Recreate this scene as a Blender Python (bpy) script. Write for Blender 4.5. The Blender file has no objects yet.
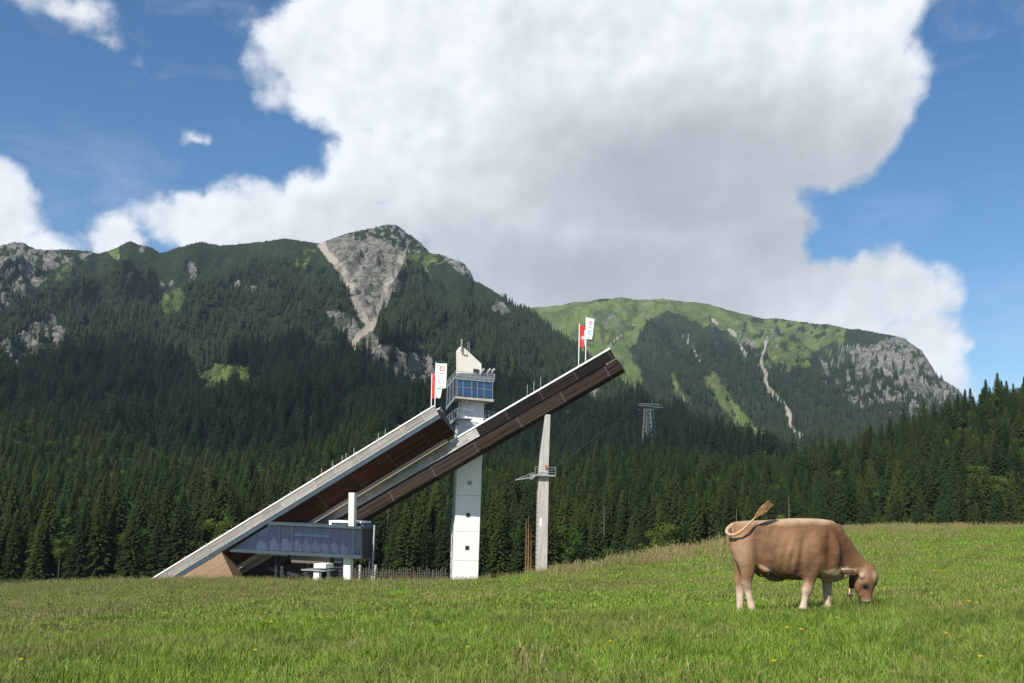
import bpy, bmesh, math, random
import numpy as np
from mathutils import Vector, Matrix, Euler

random.seed(7)
RNG = np.random.default_rng(11)
R = math.radians
sc = bpy.context.scene
COL = sc.collection

# ------------------------------------------------------------------ camera
EYE = 1.6
FPX = 996.0
PITCH, ROLL = 9.0, -1.1
CAM_M = Matrix.Rotation(R(90 + PITCH), 3, 'X') @ Matrix.Rotation(R(-ROLL), 3, 'Z')
cam_d = bpy.data.cameras.new('camera'); cam = bpy.data.objects.new('camera', cam_d); COL.objects.link(cam)
cam.location = (0, 0, EYE); cam.rotation_euler = CAM_M.to_euler()
cam_d.sensor_width = 36; cam_d.lens = FPX / 1024 * 36
cam_d.clip_start = 0.1; cam_d.clip_end = 20000
sc.camera = cam

# ------------------------------------------------------------------ exposure, sun, sky
sc.view_settings.view_transform = 'Standard'; sc.view_settings.look = 'None'
sc.view_settings.exposure = 0.5; sc.view_settings.gamma = 1; sc.view_settings.use_curve_mapping = False
sc.cycles.max_bounces = 6; sc.cycles.transparent_max_bounces = 12; sc.cycles.volume_bounces = 0
sc.cycles.use_denoising = True
SUN_EL, SUN_AZ = 42.0, 212.0          # azimuth clockwise from +Y
sd = Vector((math.sin(R(SUN_AZ)) * math.cos(R(SUN_EL)), math.cos(R(SUN_AZ)) * math.cos(R(SUN_EL)), math.sin(R(SUN_EL))))
sun_d = bpy.data.lights.new('sun', 'SUN'); sun_d.energy = 5.0; sun_d.angle = R(0.5); sun_d.color = (1.0, 0.94, 0.83)
sun = bpy.data.objects.new('sun', sun_d); COL.objects.link(sun)
sun.rotation_euler = (-sd).to_track_quat('-Z', 'Y').to_euler(); sun.location = (0, 0, 60)


def ray(px, py):
    v = Vector(((px - 512) / FPX, (341.5 - py) / FPX, -1.0))
    return CAM_M @ v


def P(px, py, Y):
    d = ray(px, py)
    return Vector((d.x / d.y * Y, Y, EYE + d.z / d.y * Y))


class N:
    """small node-tree helper"""
    def __init__(s, tree):
        s.t = tree
    def n(s, typ, ins=None, **kw):
        nd = s.t.nodes.new(typ)
        for k, v in kw.items():
            setattr(nd, k, v)
        for k, v in (ins or {}).items():
            s.put(nd.inputs[k], v)
        return nd
    def put(s, sock, v):
        if hasattr(v, 'is_linked') or isinstance(v, bpy.types.NodeSocket):
            s.t.links.new(v, sock)
        else:
            sock.default_value = v
    def m(s, op, a, b=None, c=None, clamp=False):
        nd = s.t.nodes.new('ShaderNodeMath'); nd.operation = op; nd.use_clamp = clamp
        s.put(nd.inputs[0], a)
        if b is not None: s.put(nd.inputs[1], b)
        if c is not None: s.put(nd.inputs[2], c)
        return nd.outputs[0]
    def vm(s, op, a, b=None, scale=None):
        nd = s.t.nodes.new('ShaderNodeVectorMath'); nd.operation = op
        s.put(nd.inputs[0], a)
        if b is not None: s.put(nd.inputs[1], b)
        if scale is not None: s.put(nd.inputs['Scale'], scale)
        return nd.outputs[0] if op not in ('LENGTH', 'DOT_PRODUCT') else nd.outputs['Value']
    def noise(s, vec, scale, detail=4, rough=.55, dist=0.0, lac=2.0):
        nd = s.n('ShaderNodeTexNoise', {'Scale': scale, 'Detail': detail, 'Roughness': rough, 'Distortion': dist, 'Lacunarity': lac})
        if vec is not None: s.put(nd.inputs['Vector'], vec)
        return nd.outputs['Fac']
    def mr(s, v, a, b, c=0.0, d=1.0, smooth=False):
        nd = s.n('ShaderNodeMapRange'); nd.clamp = True
        if smooth: nd.interpolation_type = 'SMOOTHSTEP'
        for k, x in zip(('Value', 'From Min', 'From Max', 'To Min', 'To Max'), (v, a, b, c, d)):
            s.put(nd.inputs[k], x)
        return nd.outputs['Result']
    def mix(s, f, a, b, blend='MIX'):
        nd = s.t.nodes.new('ShaderNodeMix'); nd.data_type = 'RGBA'; nd.blend_type = blend
        s.put(nd.inputs[0], f)
        for i, v in ((6, a), (7, b)):
            s.put(nd.inputs[i], v if not isinstance(v, tuple) else (v + (1.0,))[:4])
        return nd.outputs[2]
    def attr(s, name, out='Fac'):
        nd = s.t.nodes.new('ShaderNodeAttribute'); nd.attribute_name = name
        return nd.outputs[out]


# world: physical sky with cumulus clouds placed by direction
world = bpy.data.worlds.new('World'); sc.world = world; world.use_nodes = True
wt = world.node_tree; wt.nodes.clear(); W = N(wt)
skyt = W.n('ShaderNodeTexSky', sky_type='NISHITA', sun_disc=False, sun_elevation=R(SUN_EL), sun_rotation=R(SUN_AZ),
           altitude=900, air_density=1.0, dust_density=0.3, ozone_density=2.2)
hs = W.n('ShaderNodeHueSaturation', {'Hue': 0.498, 'Saturation': 1.27, 'Value': 1.20, 'Color': skyt.outputs[0]})
bg_sky = W.n('ShaderNodeBackground', {'Color': hs.outputs[0], 'Strength': 0.072})
tc = W.n('ShaderNodeTexCoord').outputs['Generated']
D = W.vm('NORMALIZE', tc)
sep = W.n('ShaderNodeSeparateXYZ', {0: D})
az = W.m('ARCTAN2', sep.outputs[0], sep.outputs[1])
el = W.m('ARCSINE', sep.outputs[2])
warp = W.n('ShaderNodeTexNoise', {'Vector': D, 'Scale': 9.0, 'Detail': 5.0, 'Roughness': .6})
wsep = W.n('ShaderNodeSeparateXYZ', {0: warp.outputs['Color']})
azw = W.m('ADD', az, W.m('MULTIPLY', W.m('SUBTRACT', wsep.outputs[0], 0.5), 0.07))
elw = W.m('ADD', el, W.m('MULTIPLY', W.m('SUBTRACT', wsep.outputs[1], 0.5), 0.07))


def blob(px, py, rx, ry, cap=0.75, soft=70.0):
    d = ray(px, py).normalized()
    a0, e0 = math.atan2(d.x, d.y), math.asin(d.z)
    ru, rv = rx / FPX * 0.97, ry / FPX * 0.93
    dx = W.m('DIVIDE', W.m('SUBTRACT', azw, a0), ru); dy = W.m('DIVIDE', W.m('SUBTRACT', elw, e0), rv)
    r = W.m('SQRT', W.m('ADD', W.m('MULTIPLY', dx, dx), W.m('MULTIPLY', dy, dy)))
    k = min(rx, ry) / soft
    return W.m('MINIMUM', W.m('MULTIPLY', W.m('SUBTRACT', 1.0, r), k), cap)


def field(lst, cap=.75):
    acc = None
    for b in lst:
        v = blob(*b, cap=cap)
        acc = v if acc is None else W.m('SMOOTH_MAX', acc, v, 0.12)
    return acc


BLOBS = [(610, 20, 345, 175), (810, 95, 128, 108), (385, 62, 165, 98), (600, 215, 240, 115), (770, 235, 62, 75), (400, 170, 90, 70),
         (850, 300, 105, 55), (915, 350, 62, 50), (940, 385, 50, 30), (720, 300, 130, 60),  (330, 235, 150, 66), (215, 225, 100, 46), (120, 245, 50, 42),
         (0, 215, 46, 52), (45, 270, 80, 40), (75, 8, 78, 22), (105, 30, 42, 18), (195, 141, 13, 10), (560, 320, 380, 60)]
fld = field(BLOBS)
def puffs(vec, det=8.0, scales=((15.0, .30), (36.0, .17))):
    nn = W.n('ShaderNodeTexNoise', {'Vector': vec, 'Scale': 13.0, 'Detail': det, 'Roughness': .62})
    wv = W.vm('ADD', vec, W.vm('SCALE', W.vm('SUBTRACT', nn.outputs['Color'], (.5, .5, .5)), None, scale=.06))
    acc = W.m('MULTIPLY', nn.outputs['Fac'], .62)
    for sc_, wt2 in scales:
        v = W.n('ShaderNodeTexVoronoi', {'Vector': wv, 'Scale': sc_, 'Smoothness': .35}, feature='SMOOTH_F1')
        acc = W.m('ADD', acc, W.m('MULTIPLY', W.m('SUBTRACT', .75, v.outputs['Distance']), wt2))
    return acc
n1 = puffs(D)
n1o = puffs(W.vm('ADD', D, (-0.010, -0.002, 0.011)), 3.0, ((15.0, .30),))
n2 = W.noise(D, 5.0, 4, .55)
dens = W.m('ADD', fld, W.m('MULTIPLY', W.m('SUBTRACT', n1, 0.5), 1.05))
# the rest of the sky carries scattered cumulus too, so it looks right from anywhere
away = W.mr(W.m('ABSOLUTE', az), 0.75, 0.95)
dens2 = W.m('MULTIPLY', W.m('SUBTRACT', W.m('ADD', W.m('MULTIPLY', n2, 1.0), W.m('MULTIPLY', n1, .4)), .74), 4.0)
dens = W.m('ADD', W.m('MULTIPLY', dens, W.m('SUBTRACT', 1.0, away)), W.m('MULTIPLY', dens2, away))
alpha = W.mr(dens, -0.05, 0.22, 0, 1, True)
wisp = W.m('MULTIPLY', W.mr(W.noise(W.vm('MULTIPLY', D, (1, 1, 2.2)), 7.0, 8, .7, .6), .52, .86), .22)
alpha = W.m('MAXIMUM', alpha, wisp)
lit = W.m('MULTIPLY', W.m('SUBTRACT', n1, n1o), 1.5)
n3 = W.noise(D, 26.0, 4, .6, .3)
grey = W.mr(field([(700, 180, 230, 90), (600, 270, 260, 70), (780, 240, 120, 60), (860, 150, 70, 50), (60, 35, 70, 12)], cap=1.0), -0.7, 0.9, 0, 1, True)
thick = W.mr(dens, 0.1, 1.0)
shade = W.m('ADD', W.m('MULTIPLY', grey, 0.50), W.m('MULTIPLY', W.m('MULTIPLY', thick, 0.12), W.mr(n2, .35, .65)))
lum = W.m('ADD', W.m('SUBTRACT', 0.90, W.m('MULTIPLY', shade, 0.74)), W.m('MULTIPLY', lit, W.m('SUBTRACT', 0.52, W.m('MULTIPLY', grey, 0.40))))
lum = W.m('ADD', lum, W.m('MULTIPLY', W.m('SUBTRACT', n3, .5), .06))
lum = W.m('MULTIPLY', W.mr(lum, 0.20, 0.97, 0.20, 0.93), 0.77)
tint = W.mix(lum, (0.86, 0.96, 1.10), (0.99, 1.0, 1.015))
ccol = W.vm('SCALE', tint, None, scale=lum)
bg_cl = W.n('ShaderNodeBackground', {'Color': ccol, 'Strength': 1.0})
mixs = W.n('ShaderNodeMixShader', {0: alpha, 1: bg_sky.outputs[0], 2: bg_cl.outputs[0]})
wo = W.n('ShaderNodeOutputWorld', {0: mixs.outputs[0]})
world.cycles.sampling_method = 'MANUAL'; world.cycles.sample_map_resolution = 512


# ------------------------------------------------------------------ scene helpers
def tag(o, label=None, cat=None, group=None, kind=None):
    if label: o['label'] = label
    if cat: o['category'] = cat
    if group: o['group'] = group
    if kind: o['kind'] = kind
    return o


def off(parent):
    v = Vector((0, 0, 0))
    while parent is not None:
        v += parent.location; parent = parent.parent
    return v


def thing(name, label, cat, loc, group=None):
    o = bpy.data.objects.new(name, None); COL.objects.link(o); o.location = loc; o.empty_display_size = .3
    return tag(o, label, cat, group)


class MB:
    def __init__(s):
        s.v = []; s.f = []
    def add(s, vs, fs):
        b = len(s.v); s.v += [tuple(v) for v in vs]; s.f += [tuple(b + i for i in f) for f in fs]; return s
    def hexa(s, p):        # 8 corners: bottom 4 then top 4
        return s.add(p, [(3, 2, 1, 0), (4, 5, 6, 7), (0, 1, 5, 4), (1, 2, 6, 5), (2, 3, 7, 6), (3, 0, 4, 7)])
    def box(s, c, size, rz=0):
        M = Matrix.Rotation(rz, 3, 'Z'); c = Vector(c)
        h = [Vector((sx * size[0] / 2, sy * size[1] / 2, sz * size[2] / 2)) for sz in (-1, 1) for sx, sy in ((-1, -1), (1, -1), (1, 1), (-1, 1))]
        return s.hexa([c + M @ q for q in h])
    def beam(s, a, b, w, h=None):
        a = Vector(a); b = Vector(b); h = h or w; u = (b - a).normalized()
        up = Vector((0, 0, 1)) if abs(u.z) < .95 else Vector((0, 1, 0))
        x = u.cross(up).normalized() * w / 2; y = x.cross(u).normalized() * h / 2
        return s.hexa([a - x - y, a + x - y, a + x + y, a - x + y, b - x - y, b + x - y, b + x + y, b - x + y])
    def tube(s, pts, rad, n=8, b=None, cap=True, ref=None):
        """rad: radii in the plane, b: lateral radii (along ref)"""
        pts = [Vector(p) for p in pts]; rings = []
        for i, p in enumerate(pts):
            t = (pts[min(i + 1, len(pts) - 1)] - pts[max(i - 1, 0)]).normalized()
            rf = Vector(ref) if ref else (Vector((0, 0, 1)) if abs(t.z) < .95 else Vector((0, 1, 0)))
            e = (rf - t * rf.dot(t)).normalized(); g = t.cross(e)
            ra = rad[i] if hasattr(rad, '__len__') else rad; rb = (b[i] if b is not None else ra)
            rings.append([p + g * ra * math.cos(2 * math.pi * k / n) + e * rb * math.sin(2 * math.pi * k / n) for k in range(n)])
        vs = [v for r in rings for v in r]; fs = []
        for i in range(len(pts) - 1):
            for k in range(n):
                fs.append((i * n + k, i * n + (k + 1) % n, (i + 1) * n + (k + 1) % n, (i + 1) * n + k))
        if cap:
            fs.append(tuple(range(n))[::-1]); fs.append(tuple(range((len(pts) - 1) * n, len(pts) * n)))
        return s.add(vs, fs)
    def build(s, name, mat, parent=None, smooth=False, bevel=0):
        me = bpy.data.meshes.new(name); o = off(parent)
        me.from_pydata([(v[0] - o.x, v[1] - o.y, v[2] - o.z) for v in s.v], [], s.f)
        bm = bmesh.new(); bm.from_mesh(me); bmesh.ops.recalc_face_normals(bm, faces=bm.faces[:]); bm.to_mesh(me); bm.free()
        ob = bpy.data.objects.new(name, me); COL.objects.link(ob); ob.parent = parent
        me.materials.append(mat)
        if smooth: me.shade_smooth()
        if bevel:
            m = ob.modifiers.new('bevel', 'BEVEL'); m.width = bevel; m.segments = 1
        return ob


def np_mesh(name, V, F, mat=None, attrs=None, smooth=False):
    """V (n,3); F (m,k) equal-size faces"""
    me = bpy.data.meshes.new(name); V = np.asarray(V, np.float32); F = np.asarray(F, np.int32); k = F.shape[1] if F.ndim == 2 and len(F) else 3
    me.vertices.add(len(V)); me.vertices.foreach_set('co', V.ravel())
    if len(F):
        me.loops.add(F.size); me.loops.foreach_set('vertex_index', F.ravel())
        me.polygons.add(len(F)); me.polygons.foreach_set('loop_start', np.arange(0, F.size, k, dtype=np.int32))
        me.polygons.foreach_set('loop_total', np.full(len(F), k, np.int32))
        if smooth: me.polygons.foreach_set('use_smooth', np.ones(len(F), bool))
    for an, (typ, dat) in (attrs or {}).items():
        a = me.attributes.new(an, typ, 'POINT')
        a.data.foreach_set({'FLOAT': 'value', 'INT': 'value', 'FLOAT_VECTOR': 'vector', 'FLOAT_COLOR': 'color'}[typ], np.asarray(dat).ravel())
    me.update(calc_edges=True)
    if mat: me.materials.append(mat)
    return me


def new_mat(name):
    m = bpy.data.materials.new(name); m.use_nodes = True; t = m.node_tree; t.nodes.clear(); h = N(t)
    out = h.n('ShaderNodeOutputMaterial'); b = h.n('ShaderNodeBsdfPrincipled')
    t.links.new(b.outputs[0], out.inputs[0])
    return m, h, b, out


def simple(name, col, rough=.6, metal=0, var=.15, scale=3.0, bump=0.0, stretch=(1, 1, 1), col2=None, spec=.5):
    m, h, b, out = new_mat(name)
    co = h.vm('MULTIPLY', h.n('ShaderNodeTexCoord').outputs['Object'], stretch)
    n = h.noise(co, scale, 6, .6)
    c2 = col2 or tuple(c * (1 - var * 2) for c in col)
    c = h.mix(h.mr(n, .3, .7), col, c2)
    h.put(b.inputs['Base Color'], c); b.inputs['Roughness'].default_value = rough; b.inputs['Metallic'].default_value = metal
    b.inputs['Specular IOR Level'].default_value = spec
    if bump:
        bp = h.n('ShaderNodeBump', {'Strength': bump, 'Distance': .05, 'Height': n}); h.put(b.inputs['Normal'], bp.outputs[0])
    return m


# ------------------------------------------------------------------ numpy noise
_perm = RNG.permutation(4096).astype(np.int64)
_grad = RNG.random(4096) * 2 * np.pi


def gnoise(x, y):
    xi = np.floor(x).astype(np.int64); yi = np.floor(y).astype(np.int64); xf = x - xi; yf = y - yi
    def g(ix, iy, dx, dy):
        a = _grad[(_perm[(ix & 4095)] + iy) & 4095]
        return np.cos(a) * dx + np.sin(a) * dy
    u = xf * xf * xf * (xf * (xf * 6 - 15) + 10); v = yf * yf * yf * (yf * (yf * 6 - 15) + 10)
    a = g(xi, yi, xf, yf); b = g(xi + 1, yi, xf - 1, yf); c = g(xi, yi + 1, xf, yf - 1); d = g(xi + 1, yi + 1, xf - 1, yf - 1)
    return (a + (b - a) * u + ((c + (d - c) * u) - (a + (b - a) * u)) * v) * 1.5


def fbm(x, y, o=5, g=.5, ridged=False):
    s = 0; a = 1; t = 0
    for i in range(o):
        n = gnoise(x + i * 17.3, y - i * 9.1)
        if ridged: n = 1 - 2.2 * np.abs(n)
        s = s + a * n; t += a; a *= g; x = x * 2.03; y = y * 2.03
    return s / t


# ------------------------------------------------------------------ terrain
ZB0 = -17.0
def st(px, row):
    d = ray(px, row); return d.x / d.y, d.z / d.y


def line_interp(pts, S):
    a = np.array([st(*p[:2]) for p in pts]); o = np.argsort(a[:, 0]); return np.interp(S, a[o, 0], a[o, 1])


def val_interp(pts, S):
    a = np.array([(st(p[0], 420)[0], p[1]) for p in pts]); return np.interp(S, a[:, 0], a[:, 1])


NS = 980
S1 = np.linspace(-0.80, 0.80, NS)
Y1 = np.concatenate([np.linspace(2, 30, 90, endpoint=False), np.linspace(30, 80, 90, endpoint=False), np.linspace(80, 210, 40, endpoint=False),
                     np.linspace(210, 700, 110, endpoint=False), np.linspace(700, 2350, 330, endpoint=False), np.linspace(2350, 4300, 230)])
SG, YG = np.meshgrid(S1, Y1); XG = SG * YG
# meadow
PX = [-300, 0, 130, 260, 380, 512, 600, 650, 730, 850, 1024, 1324]
ROWS = {9: [690] * 12,
        15: [648, 645, 637, 629, 623, 618, 617, 616, 615, 610, 603, 596],
        18: [631, 629, 620, 610, 606, 601, 600, 600, 600, 595, 589, 580],
        25: [652, 647, 628, 606, 596, 592, 588, 587, 584, 578, 567, 555],
        38: [617, 616, 607, 594, 588, 585, 577, 572, 562, 552, 545, 530],
        50: [595, 594, 587, 585, 586, 583, 568, 560, 546, 530, 529, 515],
        62: [590, 587, 579, 580, 583, 581, 569, 557, 543, 528, 527, 515]}
ys = sorted(ROWS)
tab = []
tab.append((0.0, np.full(NS, 0.0)))
tab.append((5.0, np.full(NS, 0.0)))
for y in ys:
    tab.append((y, EYE + line_interp(list(zip(PX, ROWS[y])), S1) * y))
z62 = tab[-1][1]
tab.append((78, z62 - 1.6)); tab.append((105, np.minimum(z62 - 5, -12.0))); tab.append((128, np.full(NS, ZB0))); tab.append((5000, np.full(NS, ZB0)))
ty = np.array([t[0] for t in tab]); tz = np.array([t[1] for t in tab])
ZM = np.empty_like(YG)
for j in range(NS):
    ZM[:, j] = np.interp(Y1, ty, tz[:, j])


def blur(A, n, axis):
    k = np.ones(n) / n; pad = n // 2
    Ap = np.apply_along_axis(lambda m: np.convolve(np.pad(m, pad, 'edge'), k, 'valid')[:len(m)], axis, A)
    return Ap


near = Y1 < 140
Zn = ZM[near]
for _ in range(2): Zn = blur(blur(Zn, 7, 0), 61, 1)
ZM[near] = Zn
ZM += 0.30 * fbm(XG / 11 + 2, YG / 8, 3) * np.clip((YG - 15) / 12, 0, 1) * np.clip((62 - YG) / 14, 0.15, 1) * (YG < 90)
ZM += 0.14 * fbm(XG / 3.1, YG / 3.1, 4) * np.clip(YG / 14, .1, 1.6) * (YG < 400)

A_SIL = [(-400, 262), (-200, 235), (-60, 262), (0, 246), (14, 244), (22, 243), (30, 247), (45, 250), (70, 249), (90, 251), (98, 254), (112, 249), (130, 240), (140, 245), (152, 247),
         (160, 252), (185, 246), (200, 242), (220, 245), (245, 243), (270, 240), (285, 238), (303, 240), (320, 243), (333, 238), (345, 233), (365, 228), (382, 224), (398, 226),
         (407, 233), (420, 241), (430, 252), (440, 254), (452, 257), (462, 262), (470, 270), (474, 281), (482, 284), (495, 292), (510, 303), (528, 313), (545, 327), (575, 349), (605, 373),
         (635, 393), (680, 418), (720, 438), (760, 455), (800, 475), (860, 500), (1000, 520), (1400, 520)]
A_D = [(-400, 1900), (0, 1950), (120, 2000), (390, 2100), (480, 1980), (545, 1750), (605, 1450), (680, 1050), (760, 760), (860, 560), (1400, 500)]
B_SIL = [(-400, 420), (300, 360), (420, 330), (480, 314), (520, 309), (545, 307), (560, 306), (575, 302), (590, 301), (620, 298), (660, 296), (680, 299), (700, 303), (722, 308), (740, 314), (760, 318),
         (780, 318), (810, 322), (830, 325), (850, 329), (870, 332), (895, 337), (905, 340), (915, 347), (922, 352), (932, 366), (938, 377), (946, 380), (955, 386), (962, 396), (968, 410), (985, 440),
         (1020, 480), (1100, 500), (1400, 500)]
C_SIL = [(-400, 500), (0, 507), (300, 505), (500, 503), (560, 494), (640, 489), (720, 496), (775, 503), (800, 492), (850, 476), (900, 461), (950, 442), (1000, 428), (1024, 419), (1150, 400), (1400, 380)]

tA = line_interp(A_SIL, S1); dA = val_interp(A_D, S1)
tB = line_interp(B_SIL, S1); dB = val_interp([(-400, 3500), (600, 3500), (760, 3350), (900, 3150), (965, 3000), (1400, 3000)], S1)
tC = line_interp(C_SIL, S1); dC = val_interp([(-400, 470), (500, 470), (700, 450), (1000, 430), (1400, 430)], S1)
warpx = fbm(XG / 420, YG / 420, 3) * 60


def layer(t, d, start, zs, p, back):
    zr = EYE + t * d
    u = np.clip((YG - start) / (d - start), 0, 1)
    z = zs + (zr - zs) * u ** p
    z = np.where(YG > d, zr - (YG - d) * back, z)
    return z, u


ZA, uA = layer(tA, dA, 300, ZB0, 1.45, .75)
ZB, uB = layer(tB, dB, 900, ZB0, 1.3, .6)
ZC, uC = layer(tC, dC, 215, ZB0, 1.3, .25)
envA = np.clip(uA * 2.5, 0, 1) * (1 - np.clip((uA - .80) / .2, 0, 1) * .93)
envB = np.clip(uB * 5, 0, 1) * (1 - np.clip((uB - .80) / .2, 0, 1) * .93)
# ribs and gullies running down the slopes: noise stretched along the fall line
ribA = fbm((XG + warpx) / 210, YG / 620 + 3.3, 5, .55, True); ribB = fbm((XG + warpx * 2) / 330 + 9, YG / 900, 5, .55, True)
ZA = ZA + envA * np.clip(dA / 2000, .3, 1) * (ribA - .5) * 95 + envA * fbm(XG / 60, YG / 60, 4) * 9
ZB = ZB + envB * (ribB - .45) * 150 + envB * fbm(XG / 80, YG / 80, 4) * 14
ZC = ZC + np.clip(uC * 4, 0, 1) * (uC < 1) * fbm(XG / 60, YG / 60, 4) * 6
ZG = np.maximum(np.maximum(ZA, ZB), np.maximum(ZC, ZM))
ZG = np.where(YG < 215, ZM, ZG)
isB = (ZB >= ZG - .01) & (YG > 1300)
isA = (ZA >= ZG - .01) & (YG > 500) & ~isB

# projected picture coordinates of every terrain vertex: used once to decide where rock and alp meadows lie on the real slopes
CI = np.array(CAM_M.inverted())
def project(X, Y, Z):
    q = np.stack([X, Y, Z - EYE], -1) @ CI.T
    w = np.maximum(-q[..., 2], 1e-3)
    return 512 + q[..., 0] / w * FPX, 341.5 - q[..., 1] / w * FPX


PXG, PYG = project(XG, YG, ZG)
jx = fbm(PXG / 22, PYG / 22 + 5, 4) * 9; jy = fbm(PXG / 22 + 40, PYG / 22, 4) * 9


def poly(pts, jit=1.0):
    x = PXG + jx * jit; y = PYG + jy * jit; ins = np.zeros(x.shape, bool); n = len(pts)
    for i in range(n):
        x0, y0 = pts[i]; x1, y1 = pts[(i + 1) % n]
        if y0 == y1: continue
        c = (y0 > y) != (y1 > y)
        ins ^= c & (x < (x1 - x0) * (y - y0) / (y1 - y0) + x0)
    return ins.astype(np.float32)


def strip(pts, w, jit=.5):
    x = PXG + jx * jit; y = PYG + jy * jit; d = np.full(x.shape, 1e9)
    for (x0, y0), (x1, y1) in zip(pts[:-1], pts[1:]):
        L = (x1 - x0) ** 2 + (y1 - y0) ** 2
        t = np.clip(((x - x0) * (x1 - x0) + (y - y0) * (y1 - y0)) / L, 0, 1)
        d = np.minimum(d, np.hypot(x - x0 - t * (x1 - x0), y - y0 - t * (y1 - y0)))
    return np.clip(1 - (d - w * .5) / (w * .6), 0, 1).astype(np.float32)


mx = np.maximum
fine = fbm(PXG / 9, PYG / 9, 4); fine2 = fbm(PXG / 5 + 30, PYG / 5, 3)
rockA = poly([(316, 242), (345, 236), (380, 240), (408, 258), (403, 268), (396, 275), (408, 279), (402, 288), (388, 302), (374, 328), (364, 322), (352, 300), (340, 278), (328, 258)]) * ((fine > -.42) | (PYG > 300))
rockA = mx(rockA, poly([(326, 310), (345, 316), (372, 333), (380, 345), (410, 350), (440, 372), (445, 392), (425, 392), (400, 382), (372, 366), (352, 346), (336, 330)]) * (fine > -.22))
rockA = mx(rockA, poly([(345, 232), (385, 222), (410, 228), (434, 252), (404, 258), (372, 250)]) * (fine2 > .10) * .9)
rockA = mx(rockA, poly([(432, 250), (448, 253), (466, 260), (476, 283), (466, 276), (448, 264)], .4) * (fine > -.15))
rockA = mx(rockA, poly([(-200, 235), (30, 242), (52, 250), (96, 253), (66, 266), (50, 276), (34, 292), (0, 316), (-200, 330)]) * (fine > -.02))
rockA = mx(rockA, poly([(-200, 340), (0, 336), (26, 330), (56, 316), (66, 334), (70, 352), (40, 362), (0, 372), (-200, 380)]) * (fine > -.1))
for c in ((245, 286, 9, 5), (190, 268, 6, 9), (166, 284, 8, 4), (190, 281, 4, 6), (144, 247, 5, 4), (500, 310, 9, 5), (78, 350, 6, 3), (130, 277, 5, 3), (590, 392, 14, 9)):
    rockA = mx(rockA, (np.hypot((PXG + jx - c[0]) / c[2], (PYG + jy - c[1]) / c[3]) < 1) * (fine2 > -.2))
screeA = mx(strip([(322, 245), (345, 275), (362, 312), (370, 328)], 5), strip([(400, 262), (385, 290), (374, 325)], 3.5))
screeA = mx(screeA, strip([(372, 326), (350, 346), (360, 352)], 4)); rockA = mx(rockA, screeA)
meadA = poly([(160, 292), (180, 290), (184, 308), (170, 316), (158, 308)])
meadA = mx(meadA, poly([(192, 374), (222, 360), (252, 366), (246, 384), (218, 400), (200, 394)]) * (fine > -.35))
meadA = mx(meadA, poly([(292, 262), (304, 248), (318, 250), (302, 270)]) * (fine > -.2)); meadA = mx(meadA, poly([(404, 258), (432, 250), (452, 262), (430, 268), (408, 266)]) * (fine > -.1))
meadA = mx(meadA, poly([(20, 262), (96, 252), (70, 272), (40, 290)]) * (fine > -.05)); meadA = mx(meadA, poly([(400, 340), (425, 345), (440, 365), (420, 356)]) * (fine > .0))
meadA = meadA * .62
meadA = mx(meadA, (np.hypot((PXG + jx - 112) / 8, (PYG + jy - 252) / 5) < 1) * 1.0)
rockB = (fine2 > -.25) * poly([(838, 352), (862, 346), (905, 338), (926, 352), (946, 378), (966, 398), (930, 402), (890, 380), (862, 366)]) * (fine > -.25)
rockB = mx(rockB, poly([(820, 362), (860, 360), (930, 400), (920, 420), (880, 410), (840, 398), (825, 385)]) * (fine > .05))
screeB = mx(strip([(763, 338), (761, 362), (775, 400), (800, 434)], 2.0, .9) * (fine > -.3), strip([(738, 342), (748, 356)], 1.8))
screeB = mx(screeB, strip([(684, 334), (700, 362)], 1.0)); screeB = mx(screeB, strip([(800, 434), (814, 446)], 4)); screeB = mx(screeB, strip([(640, 322), (612, 342), (602, 358)], 1.2) * (fine > -.15))
screeB = mx(screeB, strip([(705, 318), (738, 335)], 2.5) * (fine > 0)); rockB = mx(rockB, screeB)
rockB = mx(rockB, poly([(590, 312), (640, 312), (625, 330), (595, 328)]) * (fine2 > .25)); rockB = mx(rockB, poly([(735, 330), (790, 330), (775, 350), (745, 350)]) * (fine2 > .15))
meadB = poly([(500, 300), (560, 306), (660, 290), (720, 300), (870, 325), (862, 344), (842, 350), (812, 352), (790, 362), (772, 360), (752, 346), (712, 326), (668, 310), (640, 328), (630, 352), (644, 380), (630, 392),
              (606, 384), (584, 356), (548, 330)])
meadB = mx(meadB, strip([(672, 375), (676, 392), (690, 400)], 4)); meadB = mx(meadB, strip([(712, 380), (726, 402), (750, 432), (790, 462)], 9) * (fine > -.3))
meadB = mx(meadB, poly([(750, 356), (800, 350), (850, 352), (840, 362), (780, 372)]) * (fine > .1))
pine = ((fine > .12) & (PXG > 740) & (PYG < 352) & (PYG > 318)) | ((PXG > 845) & (PYG < 346))
meadB = meadB * (1 - pine * .9)
rock = np.where(isB, rockB, np.where(isA, rockA, 0)).astype(np.float32)
mead = np.where(isB, meadB, np.where(isA, meadA, 0)).astype(np.float32) * (1 - np.clip(rock * 1.5, 0, 1))
scree = np.where(isB, screeB, np.where(isA, screeA, 0)).astype(np.float32)
field_m = (YG < 205).astype(np.float32)
# craggy relief on the bare rock
crag = fbm(XG / 26, YG / 34, 5, .6, True)
ZG = ZG + rock * (1 - scree) * (crag - .3) * 13 * (1 - np.clip((np.where(isB, uB, uA) - .93) / .07, 0, 1) * .5)
# terraces on the far alp
ter = (isB & (PXG < 690) & (PYG < 340) & (mead > .5))
ZG = ZG + ter * 3.0 * np.sin(ZG / 9.0 + XG / 300)

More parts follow.
